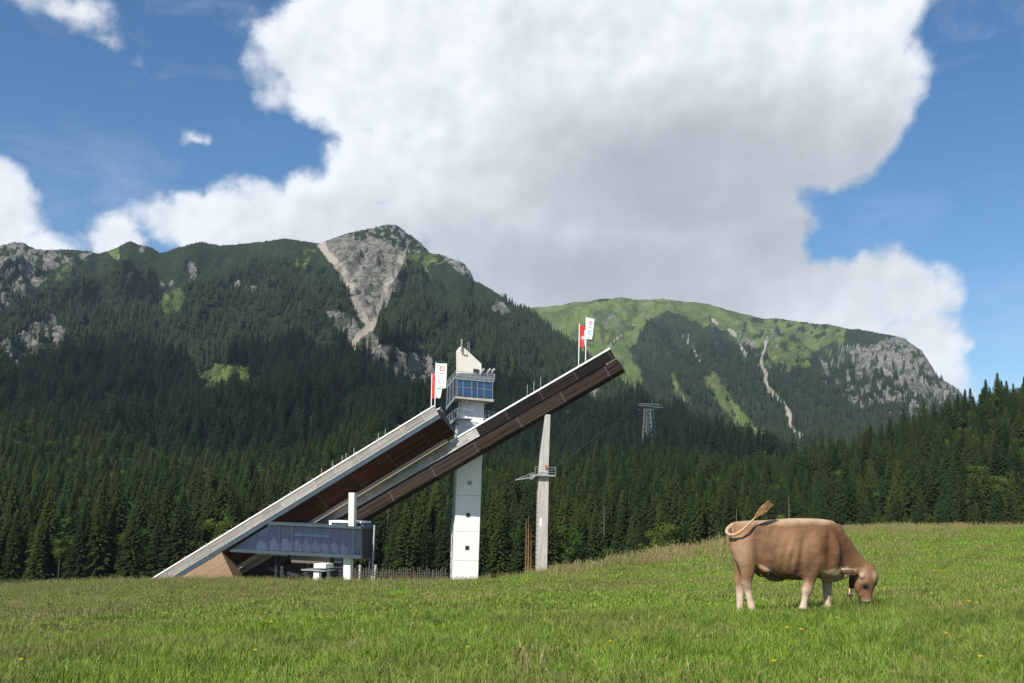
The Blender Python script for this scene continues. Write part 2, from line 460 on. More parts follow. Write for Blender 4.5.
gm, h, b, out = new_mat('terrain_ground')
pos = h.n('ShaderNodeNewGeometry').outputs['Position']
aR, aM, aS, aF = h.attr('rock'), h.attr('meadow'), h.attr('scree'), h.attr('field')
nb = h.noise(pos, .05, 8, .62); nb2 = h.noise(pos, .35, 5, .6); nb3 = h.noise(pos, .012, 4, .5)
forest_c = h.mix(h.mr(nb2, .35, .65), (0.012, 0.026, 0.010), (0.032, 0.054, 0.018))
forest_c = h.mix(h.mr(nb, .55, .7), forest_c, (0.045, 0.070, 0.024))
mead_c = h.mix(h.mr(nb, .35, .65), (0.090, 0.150, 0.030), (0.150, 0.195, 0.055)); mead_c = h.mix(h.mr(nb3, .42, .6, 0, .8), mead_c, (0.055, 0.09, 0.028)); mead_c = h.mix(h.mr(h.noise(pos, .02, 6, .7), .52, .68, 0, .7), mead_c, (0.21, 0.20, 0.12))
strata = h.noise(h.vm('MULTIPLY', pos, (1, 1, 3.2)), .09, 8, .7, .8)
rock_c = h.mix(h.mr(strata, .35, .62), (0.085, 0.083, 0.078), (0.31, 0.295, 0.265)); rock_c = h.mix(h.mr(nb, .50, .58, 0, .75), rock_c, (0.045, 0.070, 0.026))
scree_c = h.mix(h.mr(nb2, .3, .7), (0.33, 0.285, 0.235), (0.45, 0.41, 0.35))
fa = h.noise(pos, .35, 6, .6); fb = h.noise(pos, 2.5, 6, .65); fc = h.noise(pos, 30.0, 4, .6)
fld_c = h.mix(h.mr(fa, .38, .62), (0.060, 0.100, 0.020), (0.115, 0.140, 0.035)); fld_c = h.mix(h.mr(fb, .35, .7), fld_c, (0.13, 0.125, 0.045)); fld_c = h.mix(h.mr(fc, .45, .75, 0, .8), fld_c, (0.035, 0.055, 0.012))
sx = h.n('ShaderNodeSeparateXYZ', {0: pos}); ratio = h.m('DIVIDE', sx.outputs[0], sx.outputs[1])
knoll = h.m('MULTIPLY', h.mr(sx.outputs[1], 22, 30), h.mr(h.m('ADD', ratio, h.m('MULTIPLY', h.m('SUBTRACT', fa, .5), .5)), -.02, -.16))
fld_c = h.mix(h.m('MULTIPLY', knoll, .75), fld_c, (0.125, 0.120, 0.045))
nbe = h.noise(pos, .09, 8, .7)
c = h.mix(h.mr(h.m('ADD', aM, h.m('MULTIPLY', h.m('SUBTRACT', nbe, .5), 2.6)), .35, .65), forest_c, mead_c)
c = h.mix(h.mr(h.m('ADD', aR, h.m('MULTIPLY', h.m('SUBTRACT', h.noise(h.vm('MULTIPLY', pos, (1, 1, .6)), .11, 8, .72), .5), 2.4)), .4, .62), c, rock_c)
c = h.mix(h.mr(aS, .4, .8), c, scree_c); c = h.mix(h.mr(aF, .3, .9), c, fld_c)
h.put(b.inputs['Base Color'], c); b.inputs['Roughness'].default_value = .95; b.inputs['Specular IOR Level'].default_value = .1
bh = h.m('ADD', h.m('MULTIPLY', strata, 3.0), h.m('MULTIPLY', nb2, 2.5))
bmp = h.n('ShaderNodeBump', {'Strength': h.mr(aF, 0, 1, .8, .0), 'Distance': 3.0, 'Height': bh}); h.put(b.inputs['Normal'], bmp.outputs[0])

nY = len(Y1)
idx = np.arange(nY * NS).reshape(nY, NS)
F = np.stack([idx[:-1, :-1], idx[:-1, 1:], idx[1:, 1:], idx[1:, :-1]], -1).reshape(-1, 4)
V = np.stack([XG, YG, ZG], -1).reshape(-1, 3)
# split into meadow and mountains
iM = int(np.searchsorted(Y1, 205))
def sub_terrain(i0, i1, name):
    k = idx[i0:i1]; base = k[0, 0]
    kk = k - base
    f = np.stack([kk[:-1, :-1], kk[:-1, 1:], kk[1:, 1:], kk[1:, :-1]], -1).reshape(-1, 4)
    at = {n: ('FLOAT', a[i0:i1]) for n, a in (('rock', rock), ('meadow', mead), ('scree', scree), ('field', field_m))}
    me = np_mesh(name, V[base:k[-1, -1] + 1], f, gm, at, True)
    o = bpy.data.objects.new(name, me); COL.objects.link(o); return o
tag(sub_terrain(0, iM + 1, 'meadow_ground'), 'rolling green pasture sloping up to a low crest', None, None, 'structure')
tag(sub_terrain(iM, nY, 'mountain_terrain'), 'steep limestone mountains with forest, scree gullies and high green alps', None, None, 'structure')
gb = MB(); n = 12
gb.add([(-2500, -2500, -1), (2500, -2500, -1), (2500, 2.02, -.02), (-2500, 2.02, -.02)], [(0, 1, 2, 3)])
g2 = gb.build('valley_ground', simple('valley_grass', (0.10, 0.13, 0.035), .95, 0, .3, .2)); tag(g2, 'flat green valley floor behind the viewer', None, None, 'structure')


def ground(x, y):
    x = np.atleast_1d(np.asarray(x, float)); y = np.atleast_1d(np.asarray(y, float))
    s = x / y; j = np.clip((s - S1[0]) / (S1[1] - S1[0]), 0, NS - 1.001); j0 = j.astype(int); fj = j - j0
    i0 = np.clip(np.searchsorted(Y1, y) - 1, 0, nY - 2); fi = np.clip((y - Y1[i0]) / (Y1[i0 + 1] - Y1[i0]), 0, 1)
    def g(A): return (A[i0, j0] * (1 - fj) + A[i0, j0 + 1] * fj) * (1 - fi) + (A[i0 + 1, j0] * (1 - fj) + A[i0 + 1, j0 + 1] * fj) * fi
    return g(ZG), g(np.maximum(rock, mead))


def gz(x, y): return float(ground(x, y)[0][0])


# ------------------------------------------------------------------ instancing of uncountable stuff
def scatter(name, pts, rot, scl, sources, label, mat=None):
    me = np_mesh(name, pts, np.zeros((0, 3), int), None, {'rot': ('FLOAT_VECTOR', rot), 'scl': ('FLOAT_VECTOR', scl), 'pick': ('INT', RNG.integers(0, len(sources), len(pts)).astype(np.int32))})
    o = bpy.data.objects.new(name, me); COL.objects.link(o)
    t = bpy.data.node_groups.new(name + '_nodes', 'GeometryNodeTree')
    t.interface.new_socket('Geometry', in_out='INPUT', socket_type='NodeSocketGeometry'); t.interface.new_socket('Geometry', in_out='OUTPUT', socket_type='NodeSocketGeometry')
    gi = t.nodes.new('NodeGroupInput'); go = t.nodes.new('NodeGroupOutput'); ip = t.nodes.new('GeometryNodeInstanceOnPoints'); jn = t.nodes.new('GeometryNodeJoinGeometry')
    for s_ in sources:
        oi = t.nodes.new('GeometryNodeObjectInfo'); oi.inputs['Object'].default_value = s_; oi.inputs['As Instance'].default_value = True
        t.links.new(oi.outputs['Geometry'], jn.inputs[0])
    def na(n_, ty):
        a = t.nodes.new('GeometryNodeInputNamedAttribute'); a.data_type = ty; a.inputs['Name'].default_value = n_; return a.outputs[0]
    t.links.new(gi.outputs[0], ip.inputs['Points']); t.links.new(jn.outputs[0], ip.inputs['Instance'])
    ip.inputs['Pick Instance'].default_value = True
    t.links.new(na('pick', 'INT'), ip.inputs['Instance Index']); t.links.new(na('scl', 'FLOAT_VECTOR'), ip.inputs['Scale'])
    e2r = t.nodes.new('FunctionNodeEulerToRotation'); t.links.new(na('rot', 'FLOAT_VECTOR'), e2r.inputs[0]); t.links.new(e2r.outputs[0], ip.inputs['Rotation'])
    t.links.new(ip.outputs[0], go.inputs[0])
    m = o.modifiers.new('scatter', 'NODES'); m.node_group = t
    tag(o, label, None, None, 'stuff')
    return o


# ------------------------------------------------------------------ trees
def foliage_mat(name, c1, c2, rvar=.5):
    m, h, b, out = new_mat(name)
    oi = h.n('ShaderNodeObjectInfo'); vv = h.attr('tone')
    c = h.mix(h.m('ADD', h.m('MULTIPLY', vv, .35), h.m('MULTIPLY', oi.outputs['Random'], .65)), c1, c2)
    c = h.mix(h.mr(h.m('FRACT', h.m('MULTIPLY', oi.outputs['Random'], 7.31)), .72, 1.0, 0, rvar), c, tuple(x * y for x, y in zip(c2, (1.7, 1.35, .9))))
    h.put(b.inputs['Base Color'], c); b.inputs['Roughness'].default_value = .75; b.inputs['Specular IOR Level'].default_value = .15
    tr = h.n('ShaderNodeBsdfTranslucent', {'Color': c}); mx_ = h.n('ShaderNodeMixShader', {0: .25, 1: b.outputs[0], 2: tr.outputs[0]})
    h.t.links.new(mx_.outputs[0], out.inputs[0])
    return m


M_spruce = foliage_mat('spruce_needles', (0.010, 0.021, 0.006), (0.044, 0.068, 0.015))
M_far = foliage_mat('far_spruce_needles', (0.012, 0.026, 0.010), (0.034, 0.058, 0.018), .4)
M_broad = foliage_mat('broadleaf_leaves', (0.030, 0.062, 0.012), (0.070, 0.115, 0.022))
M_bark = simple('bark', (0.11, 0.085, 0.065), .9, 0, .2, 6)
M_paleb = simple('pale_dead_wood', (0.36, 0.30, 0.23), .9, 0, .2, 6)


def spruce_mesh(seed, H=24, wh=.52, nb=8, cl=.5, fat=3.5, name='spruce_crown'):
    r = np.random.default_rng(seed); V = []; F = []; T = []
    z = .7
    while z < H - .4:
        f = 1 - z / H
        Lb = fat * (f ** .85) * min(1, .6 + (z / H) * 4) + .08
        k = max(4, int(nb * (.55 + .6 * f) + r.random() * 2))
        a0 = r.random() * 6.28
        for i in range(k):
            a = a0 + 6.283 * i / k + r.normal() * .22; L = Lb * r.uniform(.68, 1.15)
            if r.random() < .06: continue
            tone = r.random()
            m = max(2, int(L / cl + .5)); da = np.array([math.cos(a), math.sin(a)]); db = np.array([-da[1], da[0]])
            rise = .35 * f
            for q in range(m):
                u = (q + .6) / m; rr = L * u
                zz = z + r.normal() * .10 - rr * (.22 + .25 * u) + L * .12 * u * u + (1 - f) * rr * .8
                w = cl * (1.05 - .55 * u) * r.uniform(.7, 1.3) * (.30 + 1.05 * f ** .6); ln = cl * 1.5 * r.uniform(.8, 1.3) * (.4 + .6 * f ** .5)
                for sgn in (-1, 1):
                    c0 = da * (rr - ln * .45) ; c1 = da * (rr + ln * .55) + db * sgn * w * .5
                    e = da * (rr + ln * .1) + db * sgn * w * 1.25
                    b0 = len(V)
                    V += [(c0[0], c0[1], zz + .12), (e[0], e[1], zz - w * r.uniform(.25, .7)), (c1[0], c1[1], zz - .18 - r.random() * .25), (da[0] * (rr + ln * .35), da[1] * (rr + ln * .35), zz + .02)]
                    F.append((b0, b0 + 1, b0 + 2, b0 + 3)); T += [tone * .5 + r.random() * .5] * 4
        z += wh * r.uniform(.75, 1.25) * (.7 + .5 * f)
    b0 = len(V); V += [(.25, 0, H - 1.4), (-.12, .2, H - 1.4), (-.12, -.2, H - 1.4), (0, 0, H)]; F += [(b0, b0 + 1, b0 + 3, b0 + 3)][:0]
    F += [(b0, b0 + 1, b0 + 2, b0 + 3)]; T += [.5] * 4
    return np_mesh(name, V, F, M_spruce if name == 'spruce_crown' else M_far, {'tone': ('FLOAT', np.array(T, np.float32))})


def trunk_mesh(H, r0, name='trunk', mat=None):
    mb = MB(); mb.tube([(0, 0, -.8), (0, 0, H * .4), (.05, 0, H * .8), (0, 0, H * .97)], [r0, r0 * .75, r0 * .35, .03], 7)
    me = bpy.data.meshes.new(name); me.from_pydata(mb.v, [], mb.f); me.materials.append(mat or M_bark); me.shade_smooth(); return me


def far_mesh(seed, H=20, name='conifer'):
    r = np.random.default_rng(seed); V = []; F = []; T = []
    nt = 7
    for i in range(nt):
        f = i / nt; zt = H * (.08 + .92 * (i + 1.5) / (nt + .5)); zb = H * (.06 + .88 * i / nt); zt = min(zt, H)
        rad = 4.0 * (1 - f) ** .9 + .2; k = 9; a0 = r.random() * 6
        b0 = len(V); V.append((0, 0, zt)); tn = r.random(); T.append(tn)
        for j in range(k):
            a = a0 + 6.283 * j / k; q = rad * (r.uniform(.85, 1.25) if j % 2 else r.uniform(.45, .7))
            V.append((q * math.cos(a), q * math.sin(a), zb + (0 if j % 2 else .7) + r.normal() * .4)); T.append(r.random())
        for j in range(k): F.append((b0, b0 + 1 + j, b0 + 1 + (j + 1) % k))
    return np_mesh(name, V, F, M_far, {'tone': ('FLOAT', np.array(T, np.float32))})


def broad_mesh(seed, H=17, rad=4.6, n=2600, name='broadleaf_crown'):
    r = np.random.default_rng(seed); V = []; F = []; T = []
    cs = [(r.normal() * rad * .42, r.normal() * rad * .42, H * r.uniform(.35, .86)) for _ in range(16)]
    cs = [(x, y, z, rad * r.uniform(.32, .5) * (1.15 - .5 * z / H)) for x, y, z in cs]
    for i in range(n):
        x, y, z, q = cs[r.integers(len(cs))]; d = r.normal(size=3); d /= np.linalg.norm(d); rr = q * r.uniform(.65, 1.08)
        c = np.array([x, y, z]) + d * rr; t1 = r.normal(size=3); t1 /= np.linalg.norm(t1); t2 = np.cross(d, t1); s_ = r.uniform(.16, .34)
        b0 = len(V)
        V += [tuple(c - t1 * s_), tuple(c + t2 * s_ * .8), tuple(c + t1 * s_), tuple(c - t2 * s_ * .8)]; F.append((b0, b0 + 1, b0 + 2, b0 + 3)); T += [r.random()] * 4
    return np_mesh(name, V, F, M_broad, {'tone': ('FLOAT', np.array(T, np.float32))})


SPR = [spruce_mesh(s, 24, .42, 10, .44, f) for s, f in ((1, 4.2), (2, 5.0), (3, 3.7), (4, 4.6))]
MID = [spruce_mesh(s, 22, 1.05, 6, 1.1, 4.6, 'conifer') for s in (11, 12, 13)]
FAR = [far_mesh(s) for s in (21, 22, 23)]
BRO = [broad_mesh(s) for s in (31, 32)]
TRK, BTRK = trunk_mesh(24, .28), trunk_mesh(11, .3)


def copy_tree(o, parent=None):
    c = o.copy(); COL.objects.link(c); c.parent = parent
    for ch in [x for x in o.children]: copy_tree(ch, c)
    return c


def make_tree(name, crown, trunk):
    t = thing(name, None, None, (0, 0, 0))
    for n_, me in (('crown', crown), ('trunk', trunk)):
        o = bpy.data.objects.new(n_, me); COL.objects.link(o); o.parent = t
    return t


# candidate positions for the near forest: jittered grid
def sample(y0, y1, cell, smax=.66):
    pts = []
    nyy = int((y1 - y0) / cell); ys_ = y0 + (np.arange(nyy) + .5) * cell
    for y in ys_:
        w = smax * y; nx = int(2 * w / cell); x = -w + (np.arange(nx) + .5) * cell
        pts.append(np.stack([x + RNG.uniform(-.45, .45, nx) * cell, np.full(nx, y) + RNG.uniform(-.45, .45, nx) * cell], -1))
    return np.concatenate(pts)


nearp = sample(214, 560, 4.9, .70)
# keep the clearing around the ski jump (its outrun and buildings)
k_ = ~((np.abs(nearp[:, 0] + 30) < 60) & (nearp[:, 1] < 200))
nearp = nearp[k_]; z_, msk = ground(nearp[:, 0], nearp[:, 1])
order = np.argsort(nearp[:, 1]); nearp = nearp[order]; z_ = z_[order]
inview = np.abs(nearp[:, 0] / nearp[:, 1]) < .535
sel = np.where(inview)[0][:292]
selset = np.zeros(len(nearp), bool); selset[sel] = True
protos = [make_tree('spruce_tree', m_, TRK) for m_ in SPR] + [make_tree('broadleaf_tree', m_, BTRK) for m_ in BRO]
used = [False] * len(protos); near_src = [p.children[0] for p in protos]
near_src = [[c for c in p.children if c.name.startswith('crown')][0] for p in protos]
for n_i, i in enumerate(sel):
    x, y = nearp[i]; u = 512 + x / y * FPX
    broad = RNG.random() < (.22 if u < 330 else (.10 if u < 800 else .03))
    k = int(4 + RNG.integers(2)) if broad else int(RNG.integers(4))
    if n_i < 12: k = n_i % 6
    p = protos[k]
    t = p if not used[k] else copy_tree(p); used[k] = True
    s_ = float(RNG.uniform(.48, .92)) * (.95 if not broad_ok else 1) if (broad_ok := True) else 1
    t.location = (x, y, float(z_[i]) - .2); t.rotation_euler = (0, 0, float(RNG.uniform(0, 6.28))); t.scale = (s_ * float(RNG.uniform(.95, 1.35)),) * 2 + (s_,)
    zone = ('left of the ski jump', 'behind the ski jump ramps') [u > 190] if u < 440 else ('behind the tower and pylon' if u < 640 else ('behind the cow' if u < 860 else 'at the far right'))
    kind = 'rounded lighter green broadleaf tree' if k >= 4 else 'tall dark green spruce'
    tag(t, f'{kind} in the front forest row {zone}', 'tree', f"{'broadleaf trees' if k >= 4 else 'spruces'} at the forest edge {zone}")
rest = np.where(~selset)[0]


def rsc(n, lo, hi):
    a = RNG.uniform(lo, hi, n); w = a * RNG.uniform(.95, 1.45, n); return np.stack([w, w, a], -1)


def rrot(n): return np.stack([RNG.normal(0, .02, n), RNG.normal(0, .02, n), RNG.uniform(0, 6.28, n)], -1)


bmask = (RNG.random(len(rest)) < np.where(nearp[rest, 0] < -30, .26, .10) + .35 * (fbm(nearp[rest, 0] / 40, nearp[rest, 1] / 40, 3) > .28))
for nm, mk, srcs, lo, hi, lb in (('spruce_forest', ~bmask, near_src[:4], .38, .98, 'dense dark spruce forest covering the foot of the mountains'),
                                 ('broadleaf_forest', bmask, near_src[4:], .6, 1.0, 'lighter green broadleaf trees mixed through the spruce forest')):
    ii = rest[mk]; scatter(nm, np.column_stack([nearp[ii], z_[ii] - .3]), rrot(len(ii)), rsc(len(ii), lo, hi), srcs, lb)


def visible_filter(p, z, mk, lim=.4):
    dn = fbm(p[:, 0] / 70, p[:, 1] / 70, 3)
    return (mk < .35) & (dn > -.75)


def forest_far(name, y0, y1, cell, meshes, lo, hi, label, keep=None):
    p = sample(y0, y1, cell, .62); z, mk = ground(p[:, 0], p[:, 1])
    ok = visible_filter(p, z, mk)
    px, py = project(p[:, 0], p[:, 1], z)
    if keep is not None: ok &= keep(px, py, p, z)
    p, z = p[ok], z[ok]
    srcs = []
    root = None
    for j, me in enumerate(meshes):
        o = bpy.data.objects.new('conifer', me); COL.objects.link(o); srcs.append(o)
    sc_ = rsc(len(p), lo, hi)
    o = scatter(name, np.column_stack([p, z - .3]), rrot(len(p)), sc_, srcs, label)
    for j, s_ in enumerate(srcs):
        s_.parent = o; s_.location = (p[j * 7, 0] + 2, p[j * 7, 1], z[j * 7] - .3); s_['kind'] = 'stuff'
    return len(p)


forest_far('middle_slope_forest', 560, 1050, 6.3, MID, .45, 1.0, 'dark spruce forest on the lower mountain slopes')
def keepA(px, py, p, z):
    hi_ = fbm(p[:, 0] / 120 + 5, p[:, 1] / 120, 4)
    lim = 300 + 25 * hi_                # above this height dwarf pine replaces tall trees
    return (z < lim) | ((hi_ > .12) & (z < lim + 90)) 
forest_far('high_slope_forest', 1050, 2300, 7.8, FAR, .35, .95, 'spruce forest thinning out towards the ridge', keepA)
def keepA2(px, py, p, z): return (z >= 250) & (fbm(p[:, 0] / 50, p[:, 1] / 50, 3) > -.3)
forest_far('dwarf_pine_scrub', 1300, 2300, 6.5, FAR, .12, .26, 'low dark dwarf pine scrub below the rocky ridge', keepA2)
def keepB(px, py, p, z): return (z < 330 + 90 * fbm(p[:, 0] / 150, p[:, 1] / 150, 3)) | ((px > 640) & (px < 760) & (py > 316 + (px - 640) * .3) & (z < 520)) | ((px > 850) & (py > 372))
forest_far('far_mountain_forest', 2000, 3600, 10.0, FAR, .5, 1.05, 'forest on the flank of the far green mountain', keepB)
def keepB2(px, py, p, z): return (z >= 330) & (fbm(p[:, 0] / 60, p[:, 1] / 60, 3) > .02)
forest_far('far_dwarf_pine_scrub', 2350, 3450, 11.0, FAR, .18, .34, 'dark dwarf pine scrub scattered over the far alp', keepB2)

# ------------------------------------------------------------------ ski jump materials
M_white = simple('white_paint', (0.88, 0.88, 0.85), .5, 0, .055, .9, 0, stretch=(1.5, 1.5, .18))
M_conc = simple('pale_concrete', (0.50, 0.48, 0.44), .85, 0, .2, 1.4, .2, stretch=(1.6, 1.6, .22))
M_steel = simple('galvanised_steel', (0.45, 0.46, 0.47), .45, .6, .12, 2.0)
M_bluest = simple('blue_grey_cladding', (0.055, 0.085, 0.11), .4, .3, .1, 1.0)
M_darkst = simple('dark_steel', (0.03, 0.035, 0.04), .5, .3, .1, 2.0)
M_red = simple('red_cloth', (0.62, 0.035, 0.03), .8, 0, .05, 4)
M_cloth = simple('white_cloth', (0.80, 0.80, 0.80), .8, 0, .03, 4)
M_blue = simple('blue_print', (0.12, 0.30, 0.60), .8, 0, .05, 4)


def wood(name, c1, c2, u, w, n, pitch, seam, rough=.8, sm=.3):
    """planks running along u; boards counted across n"""
    m, h, b, out = new_mat(name)
    g = h.n('ShaderNodeNewGeometry').outputs['Position']
    a = h.vm('DOT_PRODUCT', g, tuple(u)); c = h.vm('DOT_PRODUCT', g, tuple(n)); d = h.vm('DOT_PRODUCT', g, tuple(w))
    row = h.m('FLOOR', h.m('DIVIDE', c, pitch)); sg = h.m('FLOOR', h.m('DIVIDE', h.m('ADD', a, h.m('MULTIPLY', row, .0)), seam))
    cv = h.n('ShaderNodeCombineXYZ', {0: row, 1: sg, 2: 0.0}); wn = h.n('ShaderNodeTexWhiteNoise', {'Vector': cv.outputs[0]}, noise_dimensions='3D')
    sv = h.n('ShaderNodeCombineXYZ', {0: sg, 1: 3.0, 2: 0.0}); ws = h.n('ShaderNodeTexWhiteNoise', {'Vector': sv.outputs[0]}, noise_dimensions='3D')
    gr = h.n('ShaderNodeCombineXYZ', {0: h.m('MULTIPLY', a, .25), 1: h.m('MULTIPLY', c, 6.0), 2: d}); ng = h.noise(gr.outputs[0], 1.3, 7, .65, .2)
    f = h.m('ADD', h.m('MULTIPLY', wn.outputs[0], .4), h.m('ADD', h.m('MULTIPLY', ws.outputs[0], .3), h.m('MULTIPLY', h.mr(ng, .3, .7), .5)))
    col = h.mix(h.mr(f, .2, .95), c1, c2)
    gap = h.m('LESS_THAN', h.m('FRACT', h.m('DIVIDE', c, pitch)), .10); gs = h.m('LESS_THAN', h.m('FRACT', h.m('DIVIDE', a, seam)), .025)
    col = h.mix(h.m('MULTIPLY', gap, .75), col, (0.01, 0.009, 0.008)); col = h.mix(h.m('MULTIPLY', gs, sm), col, (0.16, 0.15, 0.145))
    h.put(b.inputs['Base Color'], col); b.inputs['Roughness'].default_value = .9; b.inputs['Specular IOR Level'].default_value = .08
    return m


class Ramp:
    def __init__(s, B, T):
        s.B = B; s.T = T; s.L = (T - B).length; s.u = (T - B).normalized(); s.w = Vector((0, 0, 1)).cross(s.u).normalized(); s.n = s.u.cross(s.w)
    def p(s, a, w, n): return s.B + s.u * a + s.w * w + s.n * n
    def prism(s, mb, prof, a, b, b_shift=None):
        k = len(prof); vs = [s.p(a, *q) for q in prof] + [s.p(b, *q) for q in prof]
        return mb.add(vs, [tuple(range(k)), tuple(range(k, 2 * k))[::-1]] + [(i, (i + 1) % k, k + (i + 1) % k, k + i) for i in range(k)])
    def bar(s, mb, a, b, w0, w1, n0, n1): return s.prism(mb, [(w0, n0), (w1, n0), (w1, n1), (w0, n1)], a, b)


# ---- left ramp
LR = Ramp(P(157, 574.5, 165), P(433.5, 405.0, 156))
M_brown = wood('red_brown_boards', (0.022, 0.009, 0.005), (0.105, 0.040, 0.018), LR.u, LR.w, LR.n, .35, 6.5)
M_light = wood('fresh_larch_boards', (0.20, 0.125, 0.080), (0.36, 0.25, 0.165), LR.u, LR.w, LR.n, .3, 5.0)
M_grey = wood('grey_weathered_boards', (0.17, 0.165, 0.155), (0.36, 0.345, 0.32), LR.u, LR.w, LR.n, .28, 3.4)
lr = thing('ski_jump_ramp', 'lower left ski jump inrun with grey side boards and red brown underside', 'ski jump', LR.B, 'ski jump inruns')
L = LR.L
mb = MB(); LR.bar(mb, -9, L, -.12, .12, -.06, -.26); mb.build('top_rail', M_white, lr)
mb = MB(); LR.bar(mb, -9, L, 0, .12, -.262, -1.55); mb.build('side_boards', M_grey, lr)
mb = MB(); LR.bar(mb, -9, L, -.1, .02, -1.552, -1.70); mb.build('edge_strip', M_steel, lr)
mb = MB(); LR.bar(mb, -9, L, -.02, .4, -1.702, -2.35); mb.build('side_beam', M_bluest, lr)
mb = MB(); LR.bar(mb, -9, L - .2, .402, 4.3, -1.9, -2.3); mb.build('deck', M_steel, lr)
mb = MB(); LR.bar(mb, -9, L, 4.302, 4.45, -.1, -2.35); mb.build('far_side_boards', M_grey, lr)
mb = MB(); LR.bar(mb, -9, L, 4.25, 4.55, .14, -.098); mb.build('far_rail', M_white, lr)
mb = MB(); LR.prism(mb, [(.25, -2.352), (4.3, -2.352), (4.0, -5.0), (3.25, -5.0)], L * .20, L - .1); mb.build('hull_boards', M_brown, lr)
mb = MB(); LR.prism(mb, [(3.0, -5.002), (4.3, -5.002), (4.2, -5.65), (3.1, -5.65)], L * .15, L - 1.5); mb.build('lower_chord', simple('tan_chord', (0.30, 0.25, 0.20), .8), lr)
mb = MB(); LR.prism(mb, [(.05, -2.352), (3.2, -2.352), (3.2, -7.5), (.05, -7.5)], -9, L * .215); mb.build('base_cladding', M_light, lr)
mb = MB(); LR.prism(mb, [(0.02, -.9), (4.2, -.9), (4.0, -5.1), (3.2, -5.1), (.35, -2.4)], L + .002, L + .12); mb.build('end_panel', M_darkst, lr)
a = 1.5
while a < L:
    mb = MB(); LR.bar(mb, a, a + .12, -.16, -.145 + .04, .15, -1.62); mb.build('post', M_steel, lr); a += 4.1
for px_ in (308, 319, 329, 333, 341, 366, 373):
    f = (px_ - 157) / (433.5 - 157); q = LR.p(L * f, 4.7, -1.2); z0 = q.z
    mb = MB(); mb.tube([(q.x, q.y, z0), (q.x, q.y, z0 + 3.6)], .06, 6); mb.build('lamp_mast', M_steel, lr)

# ---- right ramp
RR = Ramp(P(222, 573.5, 169), P(609.6, 347.8, 154))
M_black = wood('charred_black_boards', (0.003, 0.003, 0.003), (0.024, 0.020, 0.018), RR.u, RR.w, RR.n, .27, 6.3, .55)
M_umber = wood('weathered_umber_boards', (0.004, 0.0033, 0.003), (0.058, 0.041, 0.033), RR.u, RR.w, RR.n, .29, 8.0, .6)
M_silver = wood('silver_grey_boards', (0.24, 0.235, 0.225), (0.50, 0.49, 0.47), RR.u, RR.w, RR.n, .36, 1.3, .6)
rr = thing('ski_jump_ramp', 'upper right ski jump inrun with black boarding reaching its free end in the air', 'ski jump', RR.B, 'ski jump inruns')
L = RR.L; SP = L * .665
mb = MB(); RR.bar(mb, -5, L, -.14, .16, 0, -.24); mb.build('top_rail', M_white, rr)
mb = MB(); RR.bar(mb, -5, SP, 0, .14, -.242, -1.75); mb.build('side_boards', M_silver, rr)
mb = MB(); RR.bar(mb, SP + .01, L - .05, -.03, .14, -.242, -1.9); mb.build('upper_side_boards', M_black, rr)
mb = MB(); RR.bar(mb, 0, L - 1.9, .5, 5.8, -1.3, -2.4); mb.build('deck', M_darkst, rr)
mb = MB(); RR.bar(mb, 0, L - 1.8, 5.802, 5.95, -.1, -2.3); mb.build('far_side_boards', M_grey, rr)
mb = MB(); RR.bar(mb, 0, L - 1.8, 5.75, 6.05, .14, -.098); mb.build('far_rail', M_white, rr)
mb = MB(); RR.bar(mb, -5, L + .1, -.25, 3.6, -2.15, -3.95); mb.build('box_beam', M_umber, rr)
a = 1.2
while a < SP:
    mb = MB(); RR.bar(mb, a, a + .1, -.1, -.03, .0, -1.75); mb.build('post', M_steel, rr); a += 2.05
for px_ in (521, 527.5, 534.3):
    f = (px_ - 222) / (610 - 222); q = RR.p(L * f, 5.4, -1.0)
    mb = MB(); mb.tube([(q.x, q.y, q.z), (q.x, q.y, q.z + 4.2)], .06, 6); mb.build('lamp_mast', M_steel, rr)


# ------------------------------------------------------------------ planes for facade work
class Plane:
    def __init__(s, p, yaw):            # yaw > 0: right end farther away
        s.p = Vector(p); s.t = Vector((math.cos(R(yaw)), math.sin(R(yaw)), 0)); s.n = Vector((math.sin(R(yaw)), -math.cos(R(yaw)), 0))
    def at(s, px, py, o=0.0):
        d = ray(px, py); c = Vector((0, 0, EYE)); pp = s.p + s.n * o
        return c + d * ((pp - c).dot(s.n) / d.dot(s.n))
    def slab(s, mb, poly_, thick, o=0.0):
        a = [s.at(x, y, o) for x, y in poly_]; b = [q - s.n * thick for q in a]; k = len(a)
        return mb.add(a + b, [tuple(range(k)), tuple(range(k, 2 * k))[::-1]] + [(i, (i + 1) % k, k + (i + 1) % k, k + i) for i in range(k)])


def glass_mat(name, col, rough=.06, clear=.0):
    m, h, b, out = new_mat(name)
    b.inputs['Base Color'].default_value = col + (1,); b.inputs['Roughness'].default_value = rough; b.inputs['Specular IOR Level'].default_value = .8; b.inputs['IOR'].default_value = 1.6
    if clear:
        tr = h.n('ShaderNodeBsdfTransparent', {'Color': (.80, .88, 1, 1)}); mx_ = h.n('ShaderNodeMixShader', {0: clear, 1: b.outputs[0], 2: tr.outputs[0]}); h.t.links.new(mx_.outputs[0], out.inputs[0])
    return m


M_glass = glass_mat('blue_window_glass', (0.012, 0.045, 0.12))
M_glass2 = glass_mat('curtain_wall_glass', (0.010, 0.032, 0.080), .06, .62)
M_dglass = glass_mat('dark_glass', (0.012, 0.016, 0.02))

